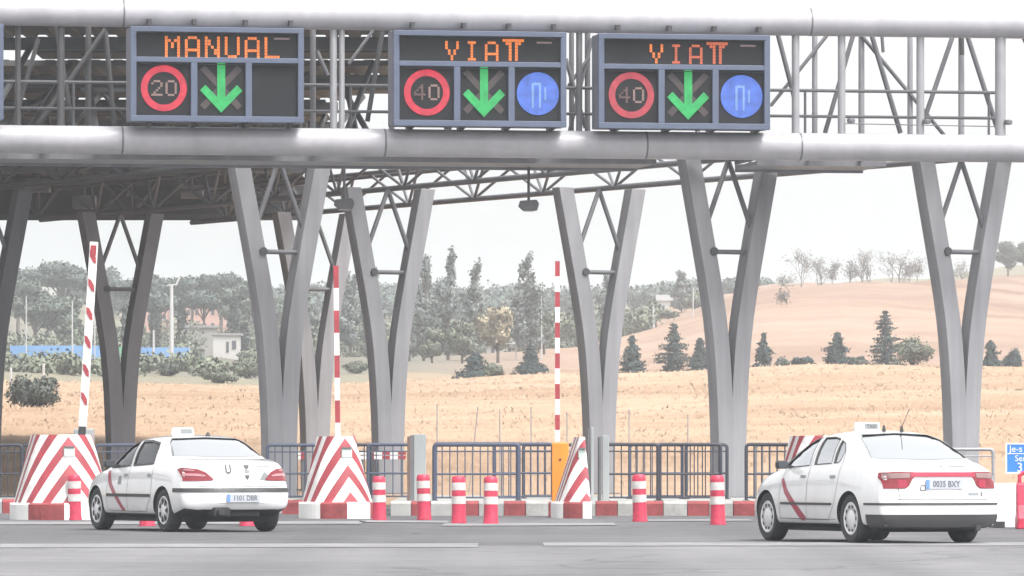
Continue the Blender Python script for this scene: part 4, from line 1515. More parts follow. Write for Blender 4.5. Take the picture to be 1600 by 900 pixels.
        # window openings
        for poly in s['side_windows']:
            w = MB()
            w.prism([(self.xr - x, z) for (x, z) in poly], (0, -1.3, 0), (1, 0, 0), (0, 0, 1), (0, 1, 0), 2.6)
            cutter(w, 2)
        for (poly, xa, xb) in ((s['rear_glass'], self.L + 0.6, s['rear_cut']), (s['front_glass'], -0.6, s['front_cut'])):
            w = MB()
            full = list(poly) + [(-y, z) for (y, z) in poly[::-1]]
            w.prism(full, (self.xr - xa, 0, 0), (0, 1, 0), (0, 0, 1), (1, 0, 0), xa - xb)
            cutter(w, 2)
        for c in cutters:
            md = o.modifiers.new('b', 'BOOLEAN')
            md.operation = 'DIFFERENCE'
            md.solver = 'EXACT'
            md.object = c
        bpy.context.view_layer.update()
        dg = bpy.context.evaluated_depsgraph_get()
        fm = bpy.data.meshes.new_from_object(o.evaluated_get(dg))
        o.modifiers.clear()
        o.data = fm
        fm.name = 'body'
        for c in cutters:
            bpy.data.objects.remove(c)
        fm.polygons.foreach_set('use_smooth', [True] * len(fm.polygons))
        fm.set_sharp_from_angle(angle=R(32))
        o.parent = root
        self.body = o
        self.root = root
        return o

    # ---- things laid on the body surface
    def cast(self, o, d, off):
        loc, nor, idx, dist = self.bvh.ray_cast(Vector(o), Vector(d))
        if loc is None:
            loc, nor, idx, dist = self.bvh.find_nearest(Vector(o) + Vector(d) * 1.6)
        if nor.dot(Vector(d)) > 0: nor = -nor
        return loc + nor * off, nor

    def ray(self, view, a, b_):
        """view L/R: (x from the nose, z); B/F: (y, z); T: (x, y)"""
        if view == 'L': return (self.xr - a, 2.0, b_), (0, -1, 0)
        if view == 'R': return (self.xr - a, -2.0, b_), (0, 1, 0)
        if view == 'B': return (-3.5, a, b_), (1, 0, 0)
        if view == 'F': return (self.xr + 2.5, a, b_), (-1, 0, 0)
        if view == 'T': return (self.xr - a, b_, 3.0), (0, 0, -1)

    def patch(self, name, view, poly, m, off=0.004, grid=0.06, rim=0.012, parent=None):
        bm = bmesh.new()
        vs = [bm.verts.new((a, b_, 0)) for a, b_ in poly]
        bm.faces.new(vs)
        xs = [p[0] for p in poly]; ys = [p[1] for p in poly]
        for ax, lo, hi in ((0, min(xs), max(xs)), (1, min(ys), max(ys))):
            g = lo + grid
            while g < hi - 1e-4:
                co = (g, 0, 0) if ax == 0 else (0, g, 0)
                no = (1, 0, 0) if ax == 0 else (0, 1, 0)
                bmesh.ops.bisect_plane(bm, geom=bm.verts[:] + bm.edges[:] + bm.faces[:], plane_co=co, plane_no=no)
                g += grid
        bmesh.ops.remove_doubles(bm, verts=bm.verts, dist=1e-4)
        bmesh.ops.triangulate(bm, faces=bm.faces)
        if rim:
            es = [e for e in bm.edges if len(e.link_faces) == 1]
            r = bmesh.ops.extrude_edge_only(bm, edges=es)
            low = set(v for v in r['geom'] if isinstance(v, bmesh.types.BMVert))
        else:
            low = set()
        for v in bm.verts:
            o, d = self.ray(view, v.co.x, v.co.y)
            loc, nor = self.cast(o, d, off - (rim if v in low else 0))
            v.co = loc
        bmesh.ops.recalc_face_normals(bm, faces=bm.faces)
        me = bpy.data.meshes.new(name)
        bm.to_mesh(me); bm.free()
        me.materials.append(m)
        me.polygons.foreach_set('use_smooth', [True] * len(me.polygons))
        me.set_sharp_from_angle(angle=R(40))
        ob = bpy.data.objects.new(name, me)
        COL.objects.link(ob)
        ob.parent = parent or self.root
        return ob

    def line(self, name, view, pts, w, m, off=0.003, parent=None, closed=False, step=0.05):
        P = [Vector((a, b_)) for a, b_ in pts]
        if closed: P.append(P[0])
        Q = []
        for i in range(len(P) - 1):
            n = max(1, int((P[i + 1] - P[i]).length / step))
            for k in range(n): Q.append(P[i].lerp(P[i + 1], k / n))
        Q.append(P[-1])
        vs, fs = [], []
        for i, q in enumerate(Q):
            a = Q[max(0, i - 1)] if not closed or i > 0 else Q[-2]
            b_ = Q[min(len(Q) - 1, i + 1)] if not closed or i < len(Q) - 1 else Q[1]
            d = (b_ - a).normalized()
            nn = Vector((-d.y, d.x)) * w / 2
            for sgn in (-1, 1):
                e = q + nn * sgn
                o, dr = self.ray(view, e.x, e.y)
                loc, nor = self.cast(o, dr, off)
                vs.append(loc)
        for i in range(len(Q) - 1):
            fs.append((2 * i, 2 * i + 1, 2 * i + 3, 2 * i + 2))
        return raw_mesh(name, vs, fs, m, parent or self.root)

    def wrap(self, name, z0, z1, a0, a1, m, off=0.006, cx=None, rows=2, n=90, edge=0.012, zshape=None):
        """band round the rear: rays leave the point cx metres from the nose at angles a0..a1 (0 = straight back)"""
        cx = cx if cx is not None else self.s['rear_axle'] - 0.05
        vs, fs = [], []
        for k in range(n + 1):
            a = R(a0 + (a1 - a0) * k / n)
            d = Vector((-math.cos(a), math.sin(a), 0))
            prof = [(z0, -edge)] + [(z0 + (z1 - z0) * j / rows, off) for j in range(rows + 1)] + [(z1, -edge)]
            for (z, of) in prof:
                if zshape: z = zshape(z, a)
                o = Vector((self.xr - cx, 0, z)) + d * 4.0
                loc, nor = self.cast(o, -d, of)
                vs.append(loc)
        q = rows + 3
        for k in range(n):
            for j in range(q - 1):
                fs.append((k * q + j, k * q + j + 1, (k + 1) * q + j + 1, (k + 1) * q + j))
        o = raw_mesh(name, vs, fs, m, self.root, smooth=True)
        o.data.set_sharp_from_angle(angle=R(40))
        return o

    def glass_set(self, both=True):
        s = self.s
        for v in ('L', 'R'):
            for i, poly in enumerate(s['side_windows']):
                c = Vector((sum(p[0] for p in poly) / len(poly), sum(p[1] for p in poly) / len(poly)))
                big = [tuple(c + (Vector(p) - c) * 1.02) for p in poly]
                g = self.patch('side_window', v, big, M[s.get('side_glass', 'glass')], off=-0.012, grid=0.10, rim=0)
                self.line('window_seal', v, poly, s.get('seal', 0.028), M['black_trim'], off=0.004, parent=g, closed=True)
        rg = s['rear_glass']
        full = list(rg) + [(-y, z) for (y, z) in rg[::-1]]
        c = Vector((0, sum(p[1] for p in full) / len(full)))
        big = [tuple(c + (Vector(p) - c) * 1.02) for p in full]
        g = self.patch('rear_window', 'B', big, M['glass_rear'], off=-0.010, grid=0.08, rim=0)
        self.line('window_seal', 'B', full, 0.010, M['badge_pale'], off=0.004, parent=g, closed=True)
        fg = s['front_glass']
        full = list(fg) + [(-y, z) for (y, z) in fg[::-1]]
        c = Vector((0, sum(p[1] for p in full) / len(full)))
        big = [tuple(c + (Vector(p) - c) * 1.02) for p in full]
        g = self.patch('windscreen', 'F', big, M['glass'], off=-0.010, grid=0.10, rim=0)
        self.line('window_seal', 'F', full, 0.02, M['black_trim'], off=0.004, parent=g, closed=True)

    def wheels(self, style):
        s = self.s
        r = s['wr']
        for xw in (s['front_axle'], s['rear_axle']):
            for sd in (-1, 1):
                w = bpy.data.objects.new('wheel', None)
                COL.objects.link(w)
                w.parent = self.root
                w.location = (self.xr - xw, sd * s['track'] / 2, r)
                if sd < 0: w.rotation_euler = (0, 0, math.pi)
                rr = r * 0.665
                t = MB()
                t.lathe([(rr, -0.095), (r - 0.035, -0.105), (r - 0.008, -0.085), (r, -0.06), (r, 0.06), (r - 0.008, 0.085), (r - 0.035, 0.105), (rr + 0.004, 0.095), (rr - 0.01, 0.07), (rr - 0.01, -0.07), (rr, -0.095)], 44, axis='y')
                t.build('tyre', M['rubber'], w, smooth=40)
                h = MB()
                h.lathe([(rr + 0.002, 0.088), (rr - 0.012, 0.098), (rr - 0.03, 0.090), (rr * 0.62, 0.080), (rr * 0.45, 0.098), (0.055, 0.108), (0.001, 0.110)], 44, axis='y')
                h.lathe([(0.001, -0.05), (rr, -0.05), (rr, 0.088)], 32, axis='y')
                h.build('rim', M['rim'], w, smooth=40)
                g = MB()
                if style == 'holes':
                    for k in range(10):
                        a = 2 * math.pi * k / 10
                        cx, cz = rr * 0.74 * math.cos(a), rr * 0.74 * math.sin(a)
                        vs = [(cx + 0.026 * math.cos(b_) * math.sin(a) + 0.018 * math.sin(b_) * math.cos(a), 0.0915, cz - 0.026 * math.cos(b_) * math.cos(a) + 0.018 * math.sin(b_) * math.sin(a)) for b_ in np.linspace(0, 2 * math.pi, 11)[:-1]]
                        g.add(vs, [tuple(range(10))])
                else:
                    for k in range(7):
                        a = 2 * math.pi * (k + 0.5) / 7
                        a1, a2 = a - 0.26, a + 0.26
                        r1, r2 = rr * 0.42, rr * 0.84
                        vs = [(q * math.cos(b_), yv, q * math.sin(b_)) for (q, b_, yv) in ((r1, a - 0.16, 0.1035), (r1, a + 0.16, 0.1035), (r2, a2, 0.0945), (r2 * 1.03, a, 0.0945), (r2, a1, 0.0945))]
                        g.add(vs, [tuple(range(5))])
                    for k in range(5): pass
                g.build('rim', M['rim_dark'], w) if False else None
                for o_ in [ob for ob in w.children if ob.name.startswith('rim')]:
                    bm = bmesh.new(); bm.from_mesh(o_.data)
                    o_.data.materials.append(M['rim_dark'])
                    for f_ in g.f:
                        nf = bm.faces.new([bm.verts.new(g.v[i_]) for i_ in f_]); nf.material_index = 1
                    bm.to_mesh(o_.data); bm.free()

    def interior(self):
        s = self.s
        X = lambda x: self.xr - x
        def seat(x, y, w):
            mb = MB()
            mb.box((X(x), y, 0.50), (0.52, w, 0.16))
            mb.prism([(0, 0), (0.14, 0), (0.06 - 0.16, 0.62), (-0.03 - 0.16, 0.62)], (X(x + 0.18), y - w / 2, 0.52), (1, 0, 0), (0, 0, 1), (0, 1, 0), w)
            o = mb.build('seat', M['seat'], self.root, bevel=0.03)
            return o
        fs = s['seat_front']
        for y in (0.36, -0.36):
            o = seat(fs, y, 0.50)
            MB().box((X(fs + 0.32), y, 1.21), (0.09, 0.26, 0.17)).build('headrest', M['seat'], o, bevel=0.03)
        o = seat(fs + 0.85, 0, 1.22)
        for y in (0.38, -0.38):
            MB().box((X(fs + 1.15), y, 1.16), (0.08, 0.26, 0.14)).build('headrest', M['seat'], o, bevel=0.03)
        d = MB()
        d.prism([(0, 0.5), (0.45, 0.5), (0.45, 0.84), (0.30, 0.95), (0.05, 0.93)], (X(s['dash'] + 0.45), -0.66, 0), (1, 0, 0), (0, 0, 1), (0, 1, 0), 1.32)
        d.build('dashboard', M['interior'], self.root, bevel=0.02)
        sw = []
        for k in range(25):
            a = 2 * math.pi * k / 24
            sw.append((X(s['dash'] + 0.60) - 0.07 * math.sin(a), 0.36 + 0.185 * math.cos(a), 0.90 + 0.17 * math.sin(a)))
        MB().tube(sw, 0.016, 6).build('steering_wheel', M['black_trim'], self.root, smooth=60)

    def underpan(self):
        s = self.s
        X = lambda x: self.xr - x
        mb = MB()
        mb.box((X(self.L / 2), 0, 0.215), (self.L - 1.15, 1.36, 0.14))  # floor box kept low and wide to deepen the shade under the car
        mb.box((X(s['rear_axle']), 0, 0.27), (0.12, 1.36, 0.10))
        mb.box((X(s['front_axle']), 0, 0.27), (0.14, 1.36, 0.10))
        mb.box((X(s['rear_axle'] + 0.55), 0.05, 0.29), (0.5, 0.75, 0.12))
        mb.build('chassis', M['underbody'], self.root)

    def mirror(self, x, y, z, mk):
        for sd in (1, -1):
            mb = MB()
            mb.box((self.xr - x, sd * (y + 0.09), z), (0.10, 0.16, 0.105))
            o = mb.build('door_mirror', M[mk], self.root, bevel=0.03)
            MB().bar((self.xr - x - 0.01, sd * (y - 0.05), z - 0.03), (self.xr - x, sd * (y + 0.05), z - 0.02), 0.05, 0.04).build('mirror_arm', M['black_trim'], o)
            MB().box((self.xr - x - 0.052, sd * (y + 0.09), z), (0.004, 0.13, 0.08)).build('mirror_glass', M['window_dark'], o)

def roof_sign(car, x, text):
    z = car.zt(x)
    root = bpy.data.objects.new('taxi_sign', None)
    COL.objects.link(root); root.parent = car.root
    root.location = (car.xr - x, 0, z)
    mb = MB()
    mb.prism([(-0.165, 0.0), (-0.15, 0.112), (0.15, 0.112), (0.165, 0.0)], (-0.06, 0, 0.0), (0, 1, 0), (0, 0, 1), (1, 0, 0), 0.12)
    mb.build('lamp_body', M['white_plastic'], root, bevel=0.01)
    MB().box((-0.062, -0.035, 0.060), (0.012, 0.18, 0.068)).build('lamp_panel', M['badge_pale'], root)
    if text:
        text_mesh('lettering', text, 0.062, M['badge'], root, Matrix.Translation((-0.070, -0.035, 0.060)) @ Matrix.Rotation(R(-90), 4, 'Z') @ Matrix.Rotation(R(90), 4, 'X'), extrude=0.001)
    return root

def plate(car, y, z, text):
    o, d = car.ray('B', y, z)
    loc, nor = car.cast(o, d, 0.012)
    hx = loc.x
    root = bpy.data.objects.new('number_plate', None)
    COL.objects.link(root); root.parent = car.root
    root.location = (hx - 0.004, y, z)
    MB().box((0, 0, 0), (0.016, 0.52, 0.115)).build('plate_panel', M['plate_white'], root)
    MB().box((-0.010, 0.238, 0), (0.004, 0.044, 0.113)).build('plate_band', M['plate_blue'], root)
    text_mesh('lettering', text, 0.105, M['plate_text'], root, Matrix.Translation((-0.011, -0.02, 0.0)) @ Matrix.Rotation(R(-90), 4, 'Z') @ Matrix.Rotation(R(90), 4, 'X') @ Matrix.Diagonal((0.86, 1.0, 1, 1)), extrude=0.001, bold=0.0015)

# ---- left taxi: long low saloon
SA = dict(
    L=4.56, front_axle=0.92, rear_axle=3.62, wr=0.312, track=1.50, arch=0.352, rb=0.75, fb=0.7, rear_round=0.30, front_round=0.42,
    stations=[0, .06, .2, .4, .65, .9, 1.08, 1.2, 1.38, 1.6, 1.82, 1.98, 2.2, 2.5, 2.8, 3.05, 3.22, 3.42, 3.62, 3.80, 3.90, 4.05, 4.22, 4.38, 4.50, 4.56],
    zt=[(0, .60), (.10, .68), (.3, .74), (.6, .825), (1.1, .945), (1.2, .985), (1.55, 1.18), (1.96, 1.36), (2.2, 1.395), (2.55, 1.412), (2.9, 1.405), (3.12, 1.37), (3.5, 1.225), (3.82, 1.085), (3.95, 1.065), (4.2, 1.05), (4.42, 1.035), (4.56, 1.015)],
    zs=[(0, .56), (.3, .69), (.6, .77), (1.1, .87), (1.5, .895), (2.5, .925), (3.3, .965), (3.9, .995), (4.4, .975), (4.56, .94)],
    ws=[(0, .66), (.12, .70), (.3, .735), (.6, .765), (1.1, .795), (2, .81), (3, .80), (3.8, .765), (4.3, .74), (4.56, .72)],
    wm=[(0, .74), (.12, .79), (.3, .83), (.6, .86), (1, .878), (2.5, .882), (3.6, .88), (4.2, .865), (4.56, .84)],
    wt=[(0, .48), (.3, .60), (1.0, .665), (1.2, .675), (1.96, .585), (2.5, .575), (3.2, .57), (3.8, .64), (4.0, .67), (4.56, .66)],
    drop=[(0, .02), (1.1, .022), (1.3, .035), (1.96, .055), (2.6, .05), (3.1, .03), (3.8, .02), (4.56, .022)],
    zb=[(0, .26), (.5, .215), (3.9, .215), (4.25, .25), (4.56, .31)],
    xrear=[(.2, 4.40), (.30, 4.49), (.40, 4.555), (.58, 4.56), (.635, 4.515), (.70, 4.485), (.85, 4.465), (.98, 4.42), (1.06, 4.38)],
    xfront=[(.2, .08), (.35, 0), (.5, .0), (.6, .05), (.72, .12)],
    cabin=[1.42, 1.7, 2.0, 2.3, 2.6, 2.95, 3.2, 3.45, 3.60],
    side_windows=[[(1.42, .925), (1.50, .985), (1.86, 1.235), (2.02, 1.295), (2.16, 1.305), (2.20, .955)], [(2.32, .958), (2.27, 1.308), (2.62, 1.315), (2.98, 1.28), (3.05, 1.20), (3.10, .985)]],
    rear_glass=[(.0, 1.368), (.50, 1.350), (.575, 1.30), (.69, 1.095), (0, 1.080)], rear_cut=2.95,
    front_glass=[(.0, 1.335), (.50, 1.328), (.63, 1.02), (0, 1.01)], front_cut=1.9,
    seat_front=2.15, dash=1.25, seal=0.03)
ca = Car(SA)
roota = thing('taxi', 'white saloon taxi with black bumper strip, in front of the broad left cushion', 'car', (0, 0, 0))
def place_car(car, root, px, py, th):
    D = gy(py)
    root.location = (gx(px, D), D, 0)
    root.rotation_euler = (0, 0, R(90 + th))
ca.build_body(roota)
ca.glass_set(); ca.wheels('spokes'); ca.interior(); ca.underpan()
ca.mirror(1.62, 0.82, 0.985, 'black_trim')
for v in ('L', 'R'):
    ca.patch('door_strip', v, [(1.42, .50), (3.16, .50), (3.16, .545), (1.42, .545)], M['black_trim'], off=0.012, grid=0.12)
    ca.line('door_gap', v, [(1.50, .93), (1.40, .60), (1.42, .30), (2.24, .29)], 0.009, M['gap'])
    ca.line('door_gap', v, [(2.255, 1.33), (2.25, .93), (2.25, .29), (2.95, .29), (3.20, .50), (3.20, .70), (3.16, .95)], 0.009, M['gap'])
    for x in (2.08, 3.02):
        ca.patch('door_handle', v, [(x, .80), (x + .13, .80), (x + .13, .835), (x, .835)], M['badge_pale'], off=0.016, grid=0.2)
ca.patch('taxi_stripe', 'L', [(1.34, .875), (1.45, .885), (1.60, .70), (2.14, .305), (2.02, .295), (1.50, .66)], M['stripe_red'], off=0.004, grid=0.07, rim=0)
ca.patch('taxi_stripe', 'R', [(1.34, .875), (1.45, .885), (1.60, .70), (2.14, .305), (2.02, .295), (1.50, .66)], M['stripe_red'], off=0.004, grid=0.07, rim=0)
ca.patch('door_badge', 'L', [(1.85, .68), (1.98, .68), (1.98, .80), (1.85, .80)], M['badge_pale'], off=0.004, grid=0.2, rim=0)
ca.wrap('bumper_strip', .575, .632, -62, 62, M['black_trim'], off=0.014, rows=2)
for sd in (1, -1):
    lamp = ca.patch('tail_lamp', 'B', [(sd * y, z) for y, z in [(.795, .735), (.79, .90), (.765, .922), (.60, .905), (.50, .86), (.40, .765), (.42, .742), (.60, .735)]], M['lamp_red'], off=0.012, grid=0.05)
    ca.patch('lamp_segment', 'B', [(sd * y, z) for y, z in [(.78, .81), (.78, .845), (.60, .84), (.50, .815), (.52, .80), (.62, .805)]], M['lamp_pink'], off=0.018, grid=0.06, parent=lamp)
    ca.patch('lamp_segment', 'B', [(sd * y, z) for y, z in [(.77, .885), (.75, .905), (.64, .89), (.66, .878)]], M['lamp_pink'], off=0.018, grid=0.06, parent=lamp)
    ca.line('panel_gap', 'B', [(sd * .40, .75), (sd * .385, .66), (sd * .30, .645)], 0.008, M['gap'])
ca.line('panel_gap', 'B', [(-.62, .655), (.62, .655)], 0.012, M['gap'])
ca.line('panel_gap', 'B', [(-.66, 1.075), (-.64, 1.05), (.64, 1.05), (.66, 1.075)], 0.006, M['gap'])
ca.patch('number_plate_recess', 'B', [(-.34, .425), (.34, .425), (.34, .555), (-.34, .555)], M['white_plastic'], off=0.006, grid=0.2)
plate(ca, -0.02, 0.49, '1101 DBR')
# marks on the boot lid
ca.patch('lid_mark', 'B', [(.190, .865), (.215, .865), (.215, .975), (.190, .975)], M['badge'], off=0.009, grid=0.2, rim=0)
ca.patch('lid_mark', 'B', [(.125, .865), (.15, .865), (.15, .975), (.125, .975)], M['badge'], off=0.009, grid=0.2, rim=0)
ca.patch('lid_mark', 'B', [(.130, .866), (.21, .866), (.195, .842), (.145, .842)], M['badge'], off=0.009, grid=0.2, rim=0)
ca.patch('badge', 'B', [(-.07, .965), (-.16, .965), (-.15, .925), (-.115, .90), (-.08, .925)], M['badge'], off=0.006, grid=0.2, rim=0.006)
ca.patch('badge', 'B', [(-.075, .90), (-.155, .90), (-.15, .85), (-.08, .85)], M['badge_pale'], off=0.006, grid=0.2, rim=0.006)
ca.patch('badge', 'B', [(-.08, .82), (-.15, .82), (-.14, .78), (-.115, .75), (-.09, .78)], M['badge'], off=0.006, grid=0.2, rim=0.006)
ca.patch('badge', 'B', [(-.31, .745), (-.49, .745), (-.45, .83), (-.40, .87), (-.36, .83)], M['badge_pale'], off=0.006, grid=0.2, rim=0.006)
ca.patch('badge', 'B', [(-.28, .925), (-.50, .925), (-.50, .95), (-.28, .95)], M['badge_pale'], off=0.005, grid=0.2, rim=0.0)
ca.line('wiper', 'T', [(3.92, .02), (3.90, .25)], 0.012, M['black_trim'], off=0.012) if False else None
MB().tube([(ca.xr - 4.50, .34, .30), (ca.xr - 4.62, .34, .295)], 0.045, 14).build('exhaust', M['black_trim'], roota, smooth=50)
MB().box((ca.xr - 4.30, .30, .29), (0.5, 0.26, 0.14)).build('silencer', M['underbody'], roota, bevel=0.03)
roof_sign(ca, 2.25, '')
MB().lathe([(0.04, 0), (0.035, 0.03), (0.02, 0.06), (0.001, 0.07)], 10, (ca.xr - 2.95, -.12, 1.375)).build('antenna', M['black_trim'], roota)
place_car(ca, roota, 340, 830.5, 25)

# ---- right taxi: tall rounded tail with full width lamp band
SB = dict(
    L=4.44, front_axle=0.90, rear_axle=3.41, wr=0.312, track=1.47, arch=0.348, rb=0.85, fb=0.7, rear_round=0.24, side_glass='glass_clear', front_round=0.42,
    stations=[0, .06, .2, .4, .65, .88, 1.02, 1.14, 1.3, 1.5, 1.72, 1.9, 2.1, 2.4, 2.7, 2.95, 3.15, 3.35, 3.55, 3.74, 3.86, 3.98, 4.12, 4.26, 4.38, 4.44],
    zt=[(0, .62), (.10, .70), (.3, .77), (.6, .855), (1.02, .955), (1.14, .995), (1.5, 1.205), (1.88, 1.37), (2.1, 1.41), (2.4, 1.43), (2.75, 1.42), (3.0, 1.382), (3.3, 1.285), (3.6, 1.16), (3.82, 1.065), (3.95, 1.045), (4.15, 1.02), (4.34, .99), (4.44, .955)],
    zs=[(0, .58), (.3, .71), (.6, .79), (1.1, .88), (1.5, .91), (2.5, .955), (3.3, 1.0), (3.8, 1.005), (4.2, .965), (4.44, .90)],
    ws=[(0, .65), (.12, .69), (.3, .73), (.6, .76), (1.1, .79), (2, .80), (3, .785), (3.8, .74), (4.2, .72), (4.44, .70)],
    wm=[(0, .73), (.12, .78), (.3, .825), (.6, .855), (1, .868), (2.5, .872), (3.6, .868), (4.1, .85), (4.44, .82)],
    wt=[(0, .47), (.3, .59), (1.0, .66), (1.14, .67), (1.9, .575), (2.4, .565), (3.1, .56), (3.75, .615), (4.0, .635), (4.44, .62)],
    drop=[(0, .02), (1.05, .022), (1.2, .035), (1.9, .058), (2.5, .052), (2.95, .035), (3.75, .024), (4.44, .03)],
    zb=[(0, .24), (.5, .20), (3.8, .20), (4.1, .18), (4.44, .20)],
    xrear=[(.17, 4.38), (.25, 4.42), (.36, 4.44), (.50, 4.44), (.55, 4.415), (.66, 4.385), (.85, 4.37), (.93, 4.35), (1.0, 4.30)],
    xfront=[(.2, .08), (.35, 0), (.5, .0), (.6, .05), (.72, .12)],
    cabin=[1.34, 1.6, 1.9, 2.2, 2.5, 2.8, 3.05, 3.3, 3.46],
    side_windows=[[(1.30, .94), (1.40, 1.01), (1.72, 1.225), (1.92, 1.30), (2.07, 1.325), (2.12, .975)], [(2.25, .985), (2.20, 1.328), (2.50, 1.335), (2.70, 1.31), (2.76, 1.003)],
                  [(2.82, 1.006), (2.76, 1.295), (2.92, 1.25), (3.02, 1.15), (3.00, 1.05), (2.95, 1.012)]],
    rear_glass=[(.0, 1.385), (.46, 1.365), (.55, 1.30), (.665, 1.065), (0, 1.05)], rear_cut=2.78,
    front_glass=[(.0, 1.345), (.49, 1.335), (.62, 1.03), (0, 1.02)], front_cut=1.82,
    seat_front=2.05, dash=1.17, seal=0.014)
cb_ = Car(SB)
rootb = thing('taxi', 'white taxi with full width red lamp band and dark lower bumper, nearest the right edge', 'car', (0, 0, 0))
cb_.build_body(rootb)
cb_.glass_set(); cb_.wheels('holes'); cb_.interior(); cb_.underpan()
cb_.mirror(1.50, 0.81, 0.985, 'black_trim')
for v in ('L', 'R'):
    cb_.patch('door_strip', v, [(1.40, .475), (2.92, .475), (2.92, .505), (1.40, .505)], M['grey_trim'], off=0.012, grid=0.12)
    cb_.line('door_gap', v, [(1.42, .95), (1.34, .62), (1.36, .30), (2.16, .29)], 0.008, M['gap'])
    cb_.line('door_gap', v, [(2.165, 1.34), (2.17, .95), (2.17, .29), (2.80, .29), (3.00, .50), (3.06, .72), (3.08, 1.05), (2.98, 1.27)], 0.008, M['gap'])
    cb_.patch('sill', v, [(1.30, .205), (3.00, .205), (3.00, .30), (1.30, .30)], M['grey_trim'], off=0.006, grid=0.12)
    for x in (1.96, 2.84):
        cb_.patch('door_handle', v, [(x, .815), (x + .13, .815), (x + .13, .85), (x, .85)], M['badge_pale'], off=0.016, grid=0.2)
    cb_.patch('taxi_stripe', v, [(1.36, .80), (1.43, .815), (1.60, .655), (2.14, .315), (2.08, .275), (1.98, .275), (1.50, .62)], M['stripe_red'], off=0.004, grid=0.07, rim=0)
cb_.line('window_seal', 'L', [(1.27, .955), (1.42, 1.055), (1.72, 1.255), (1.92, 1.328), (2.08, 1.348)], 0.034, M['black_trim'], off=0.0055)
cb_.wrap('bumper_strip', .485, .512, -60, 60, M['grey_trim'], off=0.012, rows=1)
cb_.wrap('lower_bumper', .165, .368, -58, 58, M['grey_trim'], off=0.010, rows=4)
for sd in (1, -1):
    lamp = cb_.patch('tail_lamp', 'B', [(sd * y, z) for y, z in [(.765, .69), (.775, .82), (.755, .885), (.62, .90), (.40, .895), (.36, .86), (.42, .815), (.47, .72), (.52, .69)]], M['lamp_red'], off=0.010, grid=0.05)
    cb_.patch('lamp_segment', 'B', [(sd * y, z) for y, z in [(.76, .815), (.745, .872), (.62, .885), (.45, .878), (.46, .825)]], M['lamp_clear'], off=0.016, grid=0.06, parent=lamp)
    cb_.patch('lamp_segment', 'B', [(sd * y, z) for y, z in [(.60, .70), (.60, .80), (.50, .80), (.485, .73), (.52, .70)]], M['stripe_red'], off=0.015, grid=0.06, parent=lamp)
cb_.patch('lamp_band', 'B', [(-.44, .835), (.44, .835), (.44, .892), (-.44, .892)], M['stripe_red'], off=0.014, grid=0.08)
cb_.line('panel_gap', 'B', [(-.62, .555), (.62, .555)], 0.010, M['gap'])
cb_.line('panel_gap', 'B', [(-.60, .69), (-.585, .56)], 0.008, M['gap'])
cb_.line('panel_gap', 'B', [(.60, .69), (.585, .56)], 0.008, M['gap'])
plate(cb_, 0.0, 0.745, '0035 BXY')
cb_.patch('sticker', 'B', [(.265, .66), (.325, .66), (.335, .70), (.31, .735), (.275, .735), (.25, .70)], M['badge'], off=0.005, grid=0.2, rim=0)
cb_.patch('sticker', 'B', [(.278, .672), (.312, .672), (.322, .70), (.305, .722), (.28, .722), (.264, .70)], M['white_plastic'], off=0.007, grid=0.2, rim=0)
cb_.patch('badge', 'B', [(-.02, .93), (.03, .93), (.03, .965), (-.02, .965)], M['badge'], off=0.005, grid=0.2, rim=0.004)
cb_.patch('badge', 'B', [(-.10, .955), (-.34, .955), (-.34, .975), (-.10, .975)], M['badge_pale'], off=0.004, grid=0.2, rim=0)
cb_.patch('badge', 'B', [(-.33, .60), (-.49, .60), (-.49, .64), (-.33, .64)], M['badge_pale'], off=0.004, grid=0.2, rim=0)
cb_.patch('badge', 'B', [(-.515, .595), (-.545, .595), (-.54, .655), (-.525, .66)], M['badge'], off=0.004, grid=0.2, rim=0)
roof_sign(cb_, 2.15, 'TAXI')
for (x, y) in ((2.78, .06), (2.84, -.16)):
    MB().lathe([(0.025, 0), (0.02, 0.04), (0.012, 0.075), (0.001, 0.08)], 10, (cb_.xr - x, y, cb_.zt(x) - 0.01)).build('antenna', M['black_trim'], rootb)
MB().tube([(cb_.xr - 2.84, -.16, cb_.zt(2.84) + 0.05), (cb_.xr - 3.05, -.16, cb_.zt(2.84) + 0.27)], 0.005, 6).build('antenna_whip', M['badge'], rootb)
MB().tube([(cb_.xr - 4.36, -.45, .20), (cb_.xr - 4.43, -.45, .195)], 0.035, 14).build('exhaust', M['black_trim'], rootb, smooth=50)
place_car(cb_, rootb, 1422, 848.5, 22)
